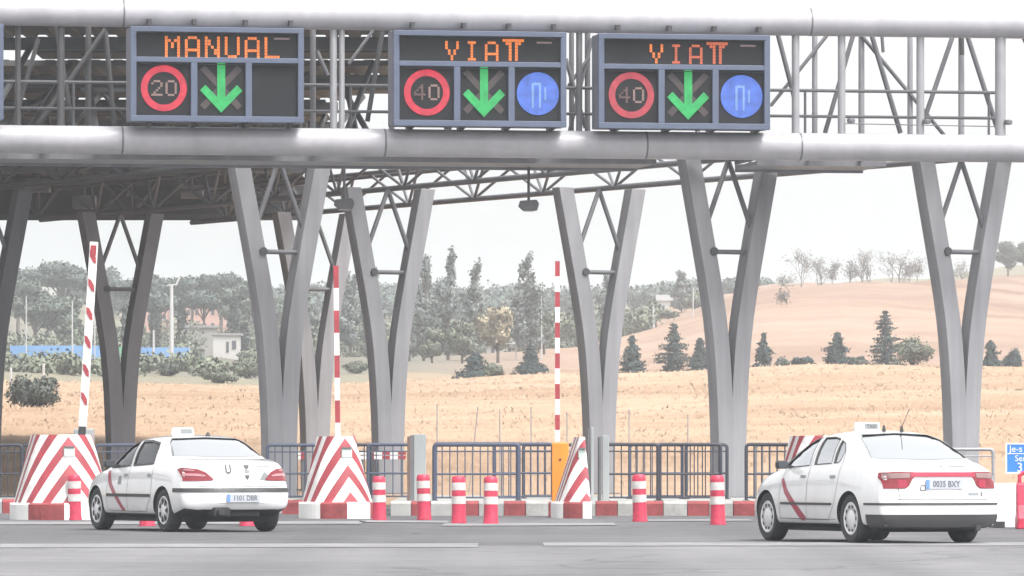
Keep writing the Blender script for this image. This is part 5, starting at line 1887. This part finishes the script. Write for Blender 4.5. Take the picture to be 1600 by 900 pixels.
# ------------------------------------------------------------------ plants
def leaf_cloud(pts, size, rg, flat=0.0):
    """many small bent leaf clumps, one quad pair each; pts rows are x y z and the outward direction of their bough"""
    pts = np.asarray(pts, float)
    if pts.shape[1] == 3:
        d = pts - pts.mean(0)
        d = d / (pts.std(0) + 1e-6)
        pts = np.hstack([pts, d])
    pts = np.concatenate([pts, pts, pts[::2]])
    pts[:, :3] += rg.normal(size=(len(pts), 3)) * size * 0.55
    size = size * 0.62
    n = len(pts)
    a = rg.normal(size=(n, 3)); a /= np.linalg.norm(a, axis=1)[:, None]
    b = rg.normal(size=(n, 3)); b -= a * (a * b).sum(1)[:, None]; b /= np.linalg.norm(b, axis=1)[:, None]
    s = (size * rg.uniform(0.6, 1.35, n))[:, None]
    c = np.cross(a, b) * s * 0.25
    p = pts[:, :3]
    o = pts[:, 3:6]
    o = o / (np.linalg.norm(o, axis=1)[:, None] + 1e-6) + rg.normal(size=(n, 3)) * 0.22
    o /= np.linalg.norm(o, axis=1)[:, None]
    fl = np.where((np.cross(a, b) * pts[:, 3:6]).sum(1) < 0, -1.0, 1.0)[:, None]
    b = b * fl; c = c * fl
    V = np.stack([p - a * s - b * s * 0.5, p - b * s * 0.8 + c, p + a * s - b * s * 0.4, p + a * s * 0.7 + b * s * 0.6, p + b * s * 0.8 + c, p - a * s * 0.8 + b * s * 0.5], 1).reshape(-1, 3)
    N = np.repeat(o, 6, axis=0)
    k = np.arange(n) * 6
    F = np.concatenate([np.stack([k, k + 1, k + 4, k + 5], 1), np.stack([k + 1, k + 2, k + 3, k + 4], 1)])
    return V.tolist(), F.tolist(), N.tolist()

def blob_pts(rg, c, r, n, shell=0.55):
    v = rg.normal(size=(n, 3))
    v /= np.linalg.norm(v, axis=1)[:, None]
    q = rg.uniform(shell, 1.0, size=n)[:, None] * (1 + 0.22 * np.sin(v[:, :1] * 5 + v[:, 1:2] * 4 + c[0]))
    return np.hstack([np.array(c) + v * q * np.array(r), v / np.array(r) * np.mean(r)])

def tree_from(name, label, cat, trunk_mb, pts, leaf, size, rg, group, bark='bark', crown='crown', flat=0.0):
    root = thing(name, label, cat, (0, 0, 0), 0, group)
    if trunk_mb is not None and trunk_mb.v:
        trunk_mb.build('trunk', M[bark], root, smooth=50)
    if pts is not None:
        foliage_mesh(crown, leaf_cloud(pts, size, rg, flat), M[leaf], root)
    return root

def umbrella_pine(seed, H, W, leaf='leaf_pine', dense=1.0):
    rg = np.random.RandomState(seed)
    t = MB()
    t.tube([(0, 0, -0.5), (rg.uniform(-.1, .1), 0, H * 0.35), (rg.uniform(-.3, .3), rg.uniform(-.2, .2), H * 0.72)], [H * 0.028, H * 0.022, H * 0.014], 8)
    P = []
    n = 9
    for i in range(n):
        a = 6.28 * i / n + rg.uniform(-.4, .4)
        rr = W * 0.5 * rg.uniform(0.30, 0.66) if i else 0
        c = (math.cos(a) * rr, math.sin(a) * rr, H * rg.uniform(0.76, 0.90))
        t.tube([(0, 0, H * 0.5), (c[0] * 0.6, c[1] * 0.6, H * 0.68), (c[0], c[1], c[2] - 0.05 * H)], [H * 0.012, H * 0.008, H * 0.004], 6)
        P.append(blob_pts(rg, c, (W * rg.uniform(0.18, 0.27), W * rg.uniform(0.18, 0.27), H * rg.uniform(0.08, 0.13)), int(300 * dense)))
    return t, np.concatenate(P), rg

def poplar(seed, H, W):
    rg = np.random.RandomState(seed)
    t = MB()
    t.tube([(0, 0, -0.5), (0, 0, H * 0.5), (0.1, 0, H * 0.92)], [H * 0.016, H * 0.011, H * 0.003], 8)
    P = []
    for i in range(26):
        f = rg.uniform(0.14, 0.70) if i < 20 else 0.70 + 0.26 * (i - 20) / 5
        wf = (0.42 if f < 0.70 else 0.17) * (0.55 + 0.45 * min(1, f / 0.3))
        a = rg.uniform(0, 6.28)
        rr = W * wf * rg.uniform(0.2, 0.75)
        c = (math.cos(a) * rr, math.sin(a) * rr, H * f)
        t.tube([(0, 0, H * max(0.06, f - 0.18)), (c[0] * 0.7, c[1] * 0.7, H * (f - 0.06)), (c[0], c[1], H * min(1.0, f + 0.07))], [H * 0.006, H * 0.004, H * 0.0012], 5)
        n = 170 if f < 0.7 else 70
        P.append(blob_pts(rg, c, (W * wf * 0.42, W * wf * 0.42, H * rg.uniform(0.06, 0.11)), n, 0.2))
    return t, np.concatenate(P), rg

def conifer(seed, H, W, ragged=0.3, dense=1.0):
    rg = np.random.RandomState(seed)
    t = MB()
    t.tube([(0, 0, -0.3), (0, 0, H * 0.5), (0, 0, H * 0.99)], [H * 0.028, H * 0.018, H * 0.003], 8)
    P = []
    nl = 15
    for i in range(nl):
        f = (i + 0.4) / nl
        z = H * (0.05 + 0.93 * f)
        rad = W * 0.5 * (1 - f) ** 0.85 * (1 + rg.uniform(-ragged, ragged)) + 0.05
        nb = int(5 + 6 * (1 - f))
        for k in range(nb):
            a = 6.28 * k / nb + rg.uniform(-.4, .4)
            L_ = rad * rg.uniform(0.65, 1.2)
            tip = (math.cos(a) * L_, math.sin(a) * L_, z - L_ * 0.12 + rg.uniform(0, 0.1) * H * 0.3)
            t.tube([(0, 0, z), tip], [H * 0.006, H * 0.002], 4)
            m = int((14 + 40 * L_ / W) * dense)
            q = rg.uniform(0.15, 1.05, size=m)
            w = 0.10 * L_ + 0.02 * H
            pts = np.outer(q, np.array(tip)) + np.outer(1 - q, np.array((0, 0, z))) + rg.normal(size=(m, 3)) * np.array((w, w, w * 0.42)) * 0.55
            nr = np.tile(np.array((math.cos(a), math.sin(a), 0.55)), (m, 1))
            P.append(np.hstack([pts, nr]))
    return t, np.concatenate(P), rg

def round_tree(seed, H, W, n=10, zc=0.62, dens=150):
    rg = np.random.RandomState(seed)
    t = MB()
    t.tube([(0, 0, -0.3), (0, 0, H * 0.25), (rg.uniform(-.1, .1), 0, H * 0.55)], [H * 0.03, H * 0.024, H * 0.012], 8)
    P = []
    for i in range(n):
        a = rg.uniform(0, 6.28)
        rr = W * 0.5 * rg.uniform(0.1, 0.70)
        c = (math.cos(a) * rr, math.sin(a) * rr, H * rg.uniform(zc - 0.26, zc + 0.24))
        t.tube([(0, 0, H * 0.22), (c[0] * 0.6, c[1] * 0.6, c[2] * 0.8), c], [H * 0.012, H * 0.008, H * 0.003], 5)
        P.append(blob_pts(rg, c, (W * rg.uniform(0.15, 0.26), W * rg.uniform(0.15, 0.26), H * rg.uniform(0.10, 0.18)), dens, 0.35))
    return t, np.concatenate(P), rg

def bush_pts(seed, H, W, n=12, dens=120):
    rg = np.random.RandomState(seed)
    t = MB()
    P = []
    for i in range(n):
        a = rg.uniform(0, 6.28)
        rr = W * 0.5 * rg.uniform(0.0, 0.74)
        hz = H * rg.uniform(0.25, 0.72) * (1 - 0.35 * (rr / (W * 0.5)))
        c = (math.cos(a) * rr, math.sin(a) * rr, hz)
        t.tube([(c[0] * 0.2, c[1] * 0.2, -0.1), c], [H * 0.02, H * 0.006], 5)
        P.append(blob_pts(rg, c, (W * 0.20, W * 0.20, H * 0.24), dens, 0.3))
    return t, np.concatenate(P), rg

def bare_tree(seed, H, W, multi=1):
    rg = np.random.RandomState(seed)
    t = MB()
    tips = []
    def branch(p, d, L_, r, depth):
        q = p + d * L_
        mid = (p + q) / 2 + Vector(rg.normal(size=3)) * L_ * 0.06
        t.tube([p, mid, q], [r, r * 0.8, r * 0.62], 5 if depth < 2 else 4, caps=False)
        if depth >= 2:
            for _ in range(3): tips.append(tuple(q + Vector(rg.normal(size=3)) * 0.25))
        if depth >= 4: return
        for k in range(3 if depth < 3 else 4):
            dd = (d + Vector(rg.normal(size=3)) * (0.42 * W / H * 1.9) + Vector((0, 0, 0.18))).normalized()
            branch(q if k else mid, dd, L_ * rg.uniform(0.55, 0.82), r * 0.58, depth + 1)
    for m in range(multi):
        branch(Vector((rg.uniform(-.35, .35) * (multi - 1) * W * 0.5, 0, -0.3)), Vector((rg.uniform(-.12, .12), rg.uniform(-.1, .1), 1)).normalized(), H * 0.34, H * 0.017, 0)
    return t, np.array(tips), rg

def spot(o, px, D, dz=0.0, s=1.0, rz=None, sx=1.0):
    x = gx(px, D)
    o.location = (x, D, tz(x, D) + dz)
    o.rotation_euler = (0, 0, rz if rz is not None else random.uniform(0, 6.28))
    o.scale = (s * sx, s * sx, s)
    return o

def mpp(D): return D / FPX

# --- pines and cypresses on the left hillside
PINES = [  # px, top row, base row, crown width px, D, label, pale
    (28, 418, 505, 70, 640, 'hazy umbrella pine nearest the left edge of the photo', 0),
    (100, 410, 510, 105, 650, 'broad umbrella pine on the hill, left of the leaning barrier arm', 0),
    (95, 462, 545, 100, 560, 'big rounded pine lower on the slope above the blue court screen', 1),
    (160, 420, 520, 80, 660, 'umbrella pine directly behind the leaning barrier arm', 0),
    (215, 432, 525, 75, 640, 'umbrella pine behind the slim far column', 0),
    (250, 428, 520, 66, 665, 'high umbrella pine just left of the white lamp mast', 0),
    (248, 456, 530, 78, 590, 'flat topped pine lower than its neighbours, left of the white lamp mast', 0),
    (300, 432, 520, 70, 660, 'umbrella pine on the skyline just right of the white lamp mast', 0),
    (318, 455, 528, 74, 590, 'flat topped pine with bare trunks in front of the pink block', 0),
    (345, 427, 520, 74, 650, 'tallest umbrella pine of the skyline between the mast and the near column', 0),
    (385, 440, 525, 60, 650, 'umbrella pine half hidden by the near forked column', 0),
    (372, 448, 545, 70, 580, 'pale rounded pine above the little white hut', 1),
    (-40, 430, 530, 90, 640, 'umbrella pine outside the left edge', 0),
    (55, 436, 530, 80, 600, 'pale umbrella pine behind the thin lamp pole at far left', 1),
    (410, 452, 540, 62, 610, 'pale pine showing between the arms of the near column', 1),
    (455, 446, 545, 70, 640, 'pine behind the near column, right of the hut', 1),
]
for i, (px, yt, yb_, w, D, lab, pale) in enumerate(PINES):
    x = gx(px, D)
    z0 = tz(x, D)
    ztop = CAM_H + (HOR - yt) * mpp(D)
    H, W = max(3.0, ztop - z0), w * mpp(D) * 1.12
    t, P, rg = umbrella_pine(20 + i, H, W, dense=0.9)
    if pale:
        t, P, rg = round_tree(20 + i, H, W, 12, 0.66, 280)
    o = tree_from('pine_tree', lab, 'pine tree', t, P, 'leaf_pine_pale' if pale else 'leaf_pine', 0.12 + 0.012 * W, rg, 'pines on the left hillside')
    o.location = (x, D, z0)
for i, (px, yt, yb_, w, D, lab) in enumerate([
        (242, 476, 545, 15, 545, 'dark narrow cypress left of the white lamp mast'),
        (284, 470, 540, 13, 545, 'dark narrow cypress just right of the white lamp mast'),
        (365, 472, 530, 15, 540, 'dark cypress above the little white hut'),
        (381, 506, 560, 9, 525, 'small thin cypress right of the white hut'),
        (196, 480, 545, 12, 545, 'narrow cypress behind the slim far column')]):
    x = gx(px, D); z0 = tz(x, D)
    H, W = CAM_H + (HOR - yt) * mpp(D) - z0, w * mpp(D)
    rg = np.random.RandomState(60 + i)
    t = MB(); t.tube([(0, 0, -0.4), (0, 0, H * 0.9)], [0.12, 0.03], 6)
    P = np.concatenate([blob_pts(rg, (rg.normal() * W * .08, rg.normal() * W * .08, H * f), (W * 0.42 * math.sin(math.pi * min(1, f * 0.8 + 0.15)) + .1, W * 0.42 * math.sin(math.pi * min(1, f * 0.8 + 0.15)) + .1, H * 0.09), 70, 0.3) for f in np.linspace(0.08, 0.95, 12)])
    o = tree_from('cypress_tree', lab, 'cypress', t, P, 'leaf_cypress', 0.2, rg, 'cypresses by the court')
    o.location = (x, D, z0)

# --- poplars in the middle
for i, (px, yt, yb_, w, D, lab) in enumerate([
        (662, 402, 552, 46, 470, 'tall poplar partly behind the column right of the middle cushion'),
        (700, 393, 558, 40, 460, 'tallest poplar with a forked top, left of the middle barrier gap'),
        (742, 413, 556, 38, 455, 'grey green poplar with a brush top, right of the tallest one'),
        (824, 402, 552, 48, 470, 'broad poplar with a thin bare top left of the striped upright arm'),
        (640, 420, 552, 34, 480, 'thin poplar in the gap of the column right of the middle cushion'),
        (585, 425, 556, 36, 480, 'poplar behind the left arm of the column near the middle cushion'),
        (548, 428, 556, 38, 500, 'poplar right of the banded middle barrier arm'),
        (478, 432, 556, 34, 500, 'poplar between the two columns behind the left taxi'),
        (905, 424, 552, 36, 520, 'poplar seen between the arms of the column right of the orange cabinet'),
        (1065, 425, 520, 30, 640, 'slender poplar on the skyline left of the column by the right taxi'),
        (948, 430, 545, 40, 560, 'thinning poplar behind the column right of the orange cabinet')]):
    x = gx(px, D); z0 = tz(x, D)
    H, W = CAM_H + (HOR - yt) * mpp(D) - z0, w * mpp(D) * 1.5
    t, P, rg = poplar(80 + i, H, W)
    o = tree_from('poplar_tree', lab, 'poplar', t, P, 'leaf_poplar', 0.155, rg, 'poplars beyond the field')
    o.location = (x, D, z0)
for i, (px, yt, w, D, lab, lf) in enumerate([
        (778, 478, 72, 440, 'yellowing autumn tree between the two poplars behind the blue railing', 'leaf_autumn'),
        (722, 500, 50, 445, 'low yellow green tree at the foot of the tallest poplar', 'leaf_olive'),
        (675, 512, 46, 445, 'low olive tree beside the column right of the middle cushion', 'leaf_olive'),
        (850, 482, 46, 480, 'olive green tree behind the striped upright arm', 'leaf_olive'),
        (1025, 470, 60, 560, 'olive green tree on the slope left of the tallest dark fir', 'leaf_olive'),
        (985, 480, 60, 560, 'pale rounded tree at the foot of the sandy hill', 'leaf_olive'),
        (620, 505, 44, 450, 'low tree in the fork of the column by the middle cushion', 'leaf_olive'),
        (470, 500, 48, 470, 'olive tree behind the gap between the two columns', 'leaf_olive'),
        (1085, 452, 40, 600, 'rounded tree on the skyline at the left arm of the column by the right taxi', 'leaf_olive')]):
    x = gx(px, D); z0 = tz(x, D)
    H, W = CAM_H + (HOR - yt) * mpp(D) - z0, w * mpp(D) * 1.05
    t, P, rg = round_tree(120 + i, H, W, 13, 0.60, 260)
    o = tree_from('broadleaf_tree', lab, 'tree', t, P, lf, 0.15, rg, 'broadleaf trees beyond the field')
    o.location = (x, D, z0)

# --- dark firs along the far edge of the field
for i, (px, yt, w, D, lab) in enumerate([
        (742, 550, 62, 345, 'low spreading fir with a broken top, beyond the blue railing'),
        (829, 540, 44, 350, 'short stout fir left of the striped upright arm'),
        (988, 524, 40, 350, 'narrow dark fir right of the column by the orange cabinet'),
        (1053, 504, 56, 355, 'tall full fir left of the column by the right taxi'),
        (1094, 528, 36, 360, 'fir half hidden by the column by the right taxi'),
        (1193, 520, 30, 350, 'slim fir right of the column by the right taxi'),
        (1308, 519, 46, 350, 'medium fir with spreading foot, above the roof of the right taxi'),
        (1383, 484, 58, 355, 'tallest fir, beside the big olive bush'),
        (1548, 532, 30, 355, 'small fir just right of the column behind the right taxi')]):
    x = gx(px, D); z0 = tz(x, D)
    H, W = CAM_H + (HOR - yt) * mpp(D) - z0, w * mpp(D) * 1.1
    t, P, rg = conifer(150 + i, H, W, (0.6, 0.4, 0.3, 0.5, 0.35, 0.7, 0.55, 0.45, 0.6)[i])
    o = tree_from('fir_tree', lab, 'fir', t, P, 'leaf_conifer', 0.07, rg, 'dark firs at the field edge')
    o.location = (x, D, z0)
for i, (px, yt, w, D, lab, lf) in enumerate([
        (1428, 520, 76, 352, 'big olive green bush beside the tallest fir', 'leaf_olive'),
        (1252, 554, 46, 350, 'low dark bush between the two smaller firs', 'leaf_conifer'),
        (1585, 543, 40, 358, 'dark bush near the right edge of the photo', 'leaf_conifer'),
        (1340, 562, 36, 352, 'low scrubby bush right of the medium fir', 'leaf_bush'),
        (1222, 566, 30, 352, 'tiny low bush right of the slim fir', 'leaf_bush'),
        (770, 566, 34, 342, 'olive scrub beside the low spreading fir', 'leaf_olive'),
        (56, 574, 92, 262, 'large dark bush with two pale posts at the left edge', 'leaf_bush'),
        (265, 562, 58, 380, 'grey green bush below the white lamp mast', 'leaf_bush'),
        (305, 545, 34, 420, 'dark shrub at the end of the blue court screen', 'leaf_pine'),
        (388, 552, 62, 385, 'olive bush below the little white hut', 'leaf_olive'),
        (345, 580, 50, 350, 'pale scrub at the top of the field below the hut', 'leaf_olive'),
        (170, 566, 60, 395, 'grey green scrub behind the slim far column', 'leaf_bush'),
        (455, 560, 60, 380, 'scrub between the columns behind the left taxi', 'leaf_olive'),
        (120, 560, 70, 400, 'olive scrub on the bank below the blue court screen', 'leaf_olive'),
        (560, 562, 50, 400, 'olive scrub left of the column near the middle cushion', 'leaf_olive')]):
    x = gx(px, D); z0 = tz(x, D)
    H, W = max(0.8, CAM_H + (HOR - yt) * mpp(D) - z0), w * mpp(D)
    t, P, rg = bush_pts(190 + i, H, W, 15, 200)
    o = tree_from('bush', lab, 'bush', t, P, lf, 0.07 + 0.006 * W, rg, 'bushes around the field', crown='foliage')
    o.location = (x, D, z0)

# --- bare trees on the sandy hilltop
for i, (px, yt, w, D, mul, lab) in enumerate([
        (1250, 388, 26, 606, 1, 'bare tree with two leaning stems, leftmost on the sandy hilltop'),
        (1278, 398, 24, 612, 3, 'bushy leafless tree second from the left on the hilltop'),
        (1302, 408, 14, 612, 1, 'thin bare sapling on the hilltop between two fuller trees'),
        (1330, 404, 22, 612, 2, 'bare twiggy tree in the middle of the hilltop'),
        (1356, 388, 24, 608, 3, 'dense bare tree in the middle of the hilltop'),
        (1395, 386, 34, 608, 3, 'widest bare tree on the hilltop, left of the column behind the right taxi'),
        (1420, 408, 18, 612, 1, 'short bare tree close to the column behind the right taxi'),
        (1434, 398, 16, 606, 1, 'bare tree touching the left arm of the column behind the right taxi'),
        (1224, 420, 14, 606, 1, 'tiny bare tree on the left shoulder of the sandy hill'),
        (1172, 424, 18, 620, 2, 'bare tree on the hill seen left of the column by the right taxi'),
        (1220, 470, 12, 500, 1, 'bare sapling standing on the face of the sandy hill'),
        (1500, 402, 26, 640, 2, 'bare tree between the arms of the column behind the right taxi')]):
    x = gx(px, D); z0 = tz(x, D)
    H, W = max(1.5, CAM_H + (HOR - yt) * mpp(D) - z0), w * mpp(D)
    t, P, rg = bare_tree(230 + i, H, W, mul)
    o = thing('bare_tree', lab, 'bare tree', (x, D, z0), 0, 'bare trees on the sandy hill')
    t.build('trunk', M['bare_bark'], o)
    foliage_mesh('crown', leaf_cloud(P[rg.permutation(len(P))[:260]], 0.085, rg), M['leaf_twig'], o)
# pines at the upper right corner
for i, (px, yt, w, D, lab) in enumerate([(1575, 372, 30, 690, 'bushy pine on the ridge at the right edge, left of the other'), (1604, 376, 34, 692, 'bushy pine on the ridge cut by the right edge')]):
    x = gx(px, D); z0 = tz(x, D)
    H, W = CAM_H + (HOR - yt) * mpp(D) - z0, w * mpp(D)
    t, P, rg = round_tree(260 + i, H, W * 1.5, 14, 0.60, 200)
    o = tree_from('pine_tree', lab, 'pine tree', t, P, 'leaf_pine_pale', 0.16, rg, 'pines on the right ridge')
    o.location = (x, D, z0)

# --- far woodland that reads as one mass
rg = np.random.RandomState(400)
P = []
for k in range(230):
    px = rg.uniform(-250, 1190)
    D = rg.uniform(760, 930)
    x = gx(px, D); z0 = tz(x, D)
    top = np.interp(px, [-250, 100, 250, 420, 480, 640, 760, 900, 1010, 1100, 1190], [440, 436, 440, 450, 446, 440, 444, 450, 446, 440, 446])
    H = max(2.5, CAM_H + (HOR - top - rg.uniform(-4, 16)) * mpp(D) - z0)
    W = rg.uniform(5, 9)
    P.append(blob_pts(rg, (x, D, z0 + H * 0.62), (W * 0.5, W * 0.5, H * 0.38), 210, 0.4))
tag(foliage_mesh('woodland', leaf_cloud(np.concatenate(P), 0.34, rg), M['leaf_pine']), 'dark wood along the hazy skyline', 'woodland', kind='stuff')
P = []
for k in range(330):
    px = rg.uniform(-200, 1010)
    D = rg.uniform(500, 620) if px > 420 else rg.choice([rg.uniform(560, 640), rg.uniform(370, 440), rg.uniform(455, 540)])
    x = gx(px, D); z0 = tz(x, D)
    H = rg.uniform(1.2, 3.6) if D > 500 else rg.uniform(0.5, 1.5); W = rg.uniform(2.5, 5) if D > 500 else rg.uniform(1.8, 4.5)
    if D < 450 and px > 330: continue
    P.append(blob_pts(rg, (x, D, z0 + H * 0.5), (W * 0.5, W * 0.5, H * 0.5), 160, 0.3))
tag(foliage_mesh('undergrowth', leaf_cloud(np.concatenate(P), 0.19, rg), M['leaf_olive']), 'pale scrub under the distant trees', 'undergrowth', kind='stuff')

# --- dry grass standing in the field
rg = np.random.RandomState(77)
n = 17000
D = 131 + 215 * rg.uniform(size=n) ** 0.8
X = (rg.uniform(-260, 1860, n) - 800) / FPX * D
Z = terrain_z(X, D)
vs, fs = [], []
for k in range(n):
    for b in range(2):
        a = rg.uniform(-0.9, 0.9)
        w = rg.uniform(0.015, 0.035) * D[k] / 200
        h = rg.uniform(0.04, 0.14)
        lx, ly = rg.normal() * 0.12, rg.normal() * 0.12
        m = len(vs)
        ca, sa = math.cos(a) * w, math.sin(a) * w
        ox, oy = rg.normal() * 0.2, rg.normal() * 0.2
        x, y, z = X[k] + ox, D[k] + oy, Z[k]
        vs += [(x - ca, y - sa, z - 0.05), (x + ca, y + sa, z - 0.05), (x + lx, y + ly, z + h)]
        fs.append((m, m + 1, m + 2))
tag(foliage_mesh('dry_grass', (vs, fs, [(0, -0.25, 0.97)] * len(vs)), M['dry_grass']), 'dry straw coloured grass covering the field', 'grass', kind='stuff')

# ------------------------------------------------------------------ poles, masts, fence posts
def lamp_pole(label, px, yt, yb_, D, r, head=True):
    x = gx(px, D)
    z0 = tz(x, D)
    H = CAM_H + (HOR - yt) * mpp(D) - z0
    root = thing('lamp_mast', label, 'lamp mast', (x, D, z0), 0, 'lamp masts beyond the field')
    MB().tube([(0, 0, -0.3), (0, 0, H * 0.5), (0, 0, H)], [r * 1.1, r, r * 0.8], 10).build('mast', M['pole'], root, smooth=40)
    if head:
        mb = MB()
        mb.bar((-0.35, 0, H), (0.45, 0, H + 0.1), 0.12, 0.10)
        mb.bar((0.30, 0, H), (0.62, 0, H + 0.62), 0.22, 0.12)
        mb.build('lamp_head', M['pole'], root)
    return root
lamp_pole('thick white lamp mast with a tilted head, left of the near column', 268, 446, 566, 420, 0.16)
lamp_pole('thin pale lamp pole far left, near the first forked column', 41, 462, 572, 430, 0.05, False)
lamp_pole('thin white lamp pole left of the leaning barrier arm', 113, 470, 600, 380, 0.055, False)
lamp_pole('thin lamp pole half behind the leaning barrier arm', 148, 462, 560, 420, 0.05, False)
lamp_pole('short white post on the court beyond the blue screen', 240, 516, 560, 440, 0.09, False)
lamp_pole('slender pale pole right of the striped upright arm', 846, 440, 560, 470, 0.055, False)
lamp_pole('pale pole left of the tallest fir group at the hill foot', 1021, 478, 540, 520, 0.09, False)
lamp_pole('thin white pole at the left flank of the sandy hill', 1083, 452, 520, 540, 0.06, False)
lamp_pole('white pole beside the yellowing autumn tree', 806, 474, 540, 470, 0.055, False)
for px, yt, D, lab in ((17, 574, 290, 'pale wooden post left of the large dark bush'), (68, 568, 290, 'pale wooden post in front of the large dark bush'),
                       (683, 632, 140, 'thin stake in the dry field, left of the blue railing panel'), (731, 636, 140, 'leaning thin stake in the dry field behind the blue railing'), (781, 640, 140, 'thin stake in the field above the overlapping railings'),
                       (830, 636, 140, 'thin stake in the field left of the orange cabinet'), (886, 645, 140, 'thin stake in the field right of the banded upright arm'),
                       (983, 640, 140, 'thin stake in the field right of the column by the orange cabinet'), (1075, 648, 140, 'thin stake in the field left of the column by the right taxi')):
    x = gx(px, D); z0 = tz(x, D)
    H = CAM_H + (HOR - yt) * mpp(D) - z0
    lean = 0.12 if px == 731 else 0.0
    o = MB().tube([(0, 0, -0.2), (lean * H, 0, H)], 0.07 if D > 200 else 0.016, 6).build('field_post', M['pole'] if D > 200 else M['steel_light'])
    o.location = (x, D, z0)
    tag(o, lab, 'post', 'posts standing in the field')

# ------------------------------------------------------------------ court screens, hut and houses
def screen(label, px0, px1, D, yt, yb_, mk):
    x0, x1 = gx(px0, D), gx(px1, D)
    zb_ = min(tz(x0, D), tz(x1, D)) - 0.2
    zt_ = CAM_H + (HOR - yt) * mpp(D)
    zl = CAM_H + (HOR - yb_) * mpp(D)
    root = thing('court_screen', label, 'screen', ((x0 + x1) / 2, D, zb_), 0, 'screens round the sports court')
    W = x1 - x0
    MB().box((0, 0, (zt_ + zl) / 2 - zb_), (W, 0.04, zt_ - zl)).build('screen_cloth', M[mk], root)
    n = max(2, int(W / 1.2))
    for k in range(n + 1):
        MB().tube([(-W / 2 + W * k / n, 0.06, 0), (-W / 2 + W * k / n, 0.06, zt_ - zb_ + 0.1)], 0.04, 6).build('post', M['pole'], root)
    return root
screen('long blue sports court screen at the left, below the pines', 16, 165, 450, 540, 562, 'blue_screen')
screen('short green court screen beside the leaning barrier arm', 166, 192, 452, 542, 562, 'green_screen')
screen('blue sports court screen behind the white lamp mast', 200, 296, 446, 543, 564, 'blue_screen')

def house(name, label, px0, px1, D, yt, yb_, depth, wall, wins, roofh=0.0, flat=True):
    x0, x1 = gx(px0, D), gx(px1, D)
    W = x1 - x0
    z0 = CAM_H + (HOR - yb_) * mpp(D)
    H = (yb_ - yt) * mpp(D)
    zg = min(tz(x0, D), tz(x1, D)) - 0.3
    root = thing(name, label, 'building', ((x0 + x1) / 2, D, zg), 0)
    b0 = min(0, z0 - zg)
    MB().box((0, depth / 2, (z0 + H - zg) / 2), (W, depth, z0 + H - zg)).build('wall', M[wall], root)
    top = z0 + H - zg
    rf = MB()
    if flat: rf.box((0, depth / 2, top + 0.1), (W + 0.4, depth + 0.4, 0.2))
    else: rf.prism([(-0.3, 0), (depth / 2, roofh), (depth + 0.3, 0)], (-W / 2 - 0.2, 0, top), (0, 1, 0), (0, 0, 1), (1, 0, 0), W + 0.4)
    rf.build('roof', M['roof_grey'], root)
    for (fx, fz, fw, fh) in wins:
        MB().box((-W / 2 + W * fx, -0.02, top - H + H * fz), (W * fw, 0.08, H * fh)).build('window', M['window_dark'], root)
    return root
house('hut', 'little white hut left of the near forked column', 333, 374, 520, 524, 557, 3.0, 'house_white', [(0.55, 0.45, 0.10, 0.5), (0.80, 0.55, 0.16, 0.4)])
house('apartment_block', 'pinkish brick block behind the pines, right of the white lamp mast', 288, 402, 700, 470, 530, 8.0, 'house_pink',
      [(0.06 + 0.11 * i, f, 0.045, 0.14) for i in range(9) for f in (0.35, 0.70)])
house('apartment_block', 'pinkish brick block behind the pines, left of the white lamp mast', 226, 262, 705, 476, 530, 8.0, 'house_pink', [(0.2, 0.6, 0.14, 0.2), (0.55, 0.6, 0.14, 0.2), (0.85, 0.6, 0.14, 0.2)])
house('garden_wall', 'pale stone terrace wall behind the white hut', 292, 340, 540, 512, 532, 0.6, 'wall_stone', [])
house('shed', 'low grey roofed shed beyond the yellowing tree', 760, 812, 520, 538, 556, 5.0, 'house_white', [(0.2, 0.5, 0.1, 0.5), (0.7, 0.5, 0.1, 0.5)], 0.7, False)
house('shed', 'low white shed at the foot of the poplars, behind the tallest one', 690, 742, 540, 540, 556, 5.0, 'house_white', [(0.3, 0.5, 0.1, 0.5)], 0.6, False)
house('house', 'small white house on the left hillside among the pines', 66, 82, 690, 435, 450, 6.0, 'house_white', [(0.3, 0.5, 0.2, 0.4), (0.7, 0.5, 0.2, 0.4)], 0.8, False)
house('house', 'white house at the hill foot beyond the pale pole', 1028, 1062, 690, 470, 492, 6.0, 'house_white', [(0.25, 0.5, 0.12, 0.35), (0.6, 0.5, 0.12, 0.35)], 0.8, False)

# ------------------------------------------------------------------ haze
hz = MB()
hz.box((0, 1450, 44.0), (12000, 3200, 96.0))
vm = bpy.data.materials.new('haze')
vm.use_nodes = True
vt = vm.node_tree
vt.nodes.remove(vt.nodes["Principled BSDF"])
pv = vt.nodes.new("ShaderNodeVolumePrincipled")
pv.inputs["Color"].default_value = (0.90, 0.95, 1.0, 1)
pv.inputs["Density"].default_value = 0.00046
pv.inputs["Anisotropy"].default_value = 0.2
vt.links.new(pv.outputs[0], vt.nodes["Material Output"].inputs["Volume"])
haze = hz.build('haze', vm)
tag(haze, kind='stuff')
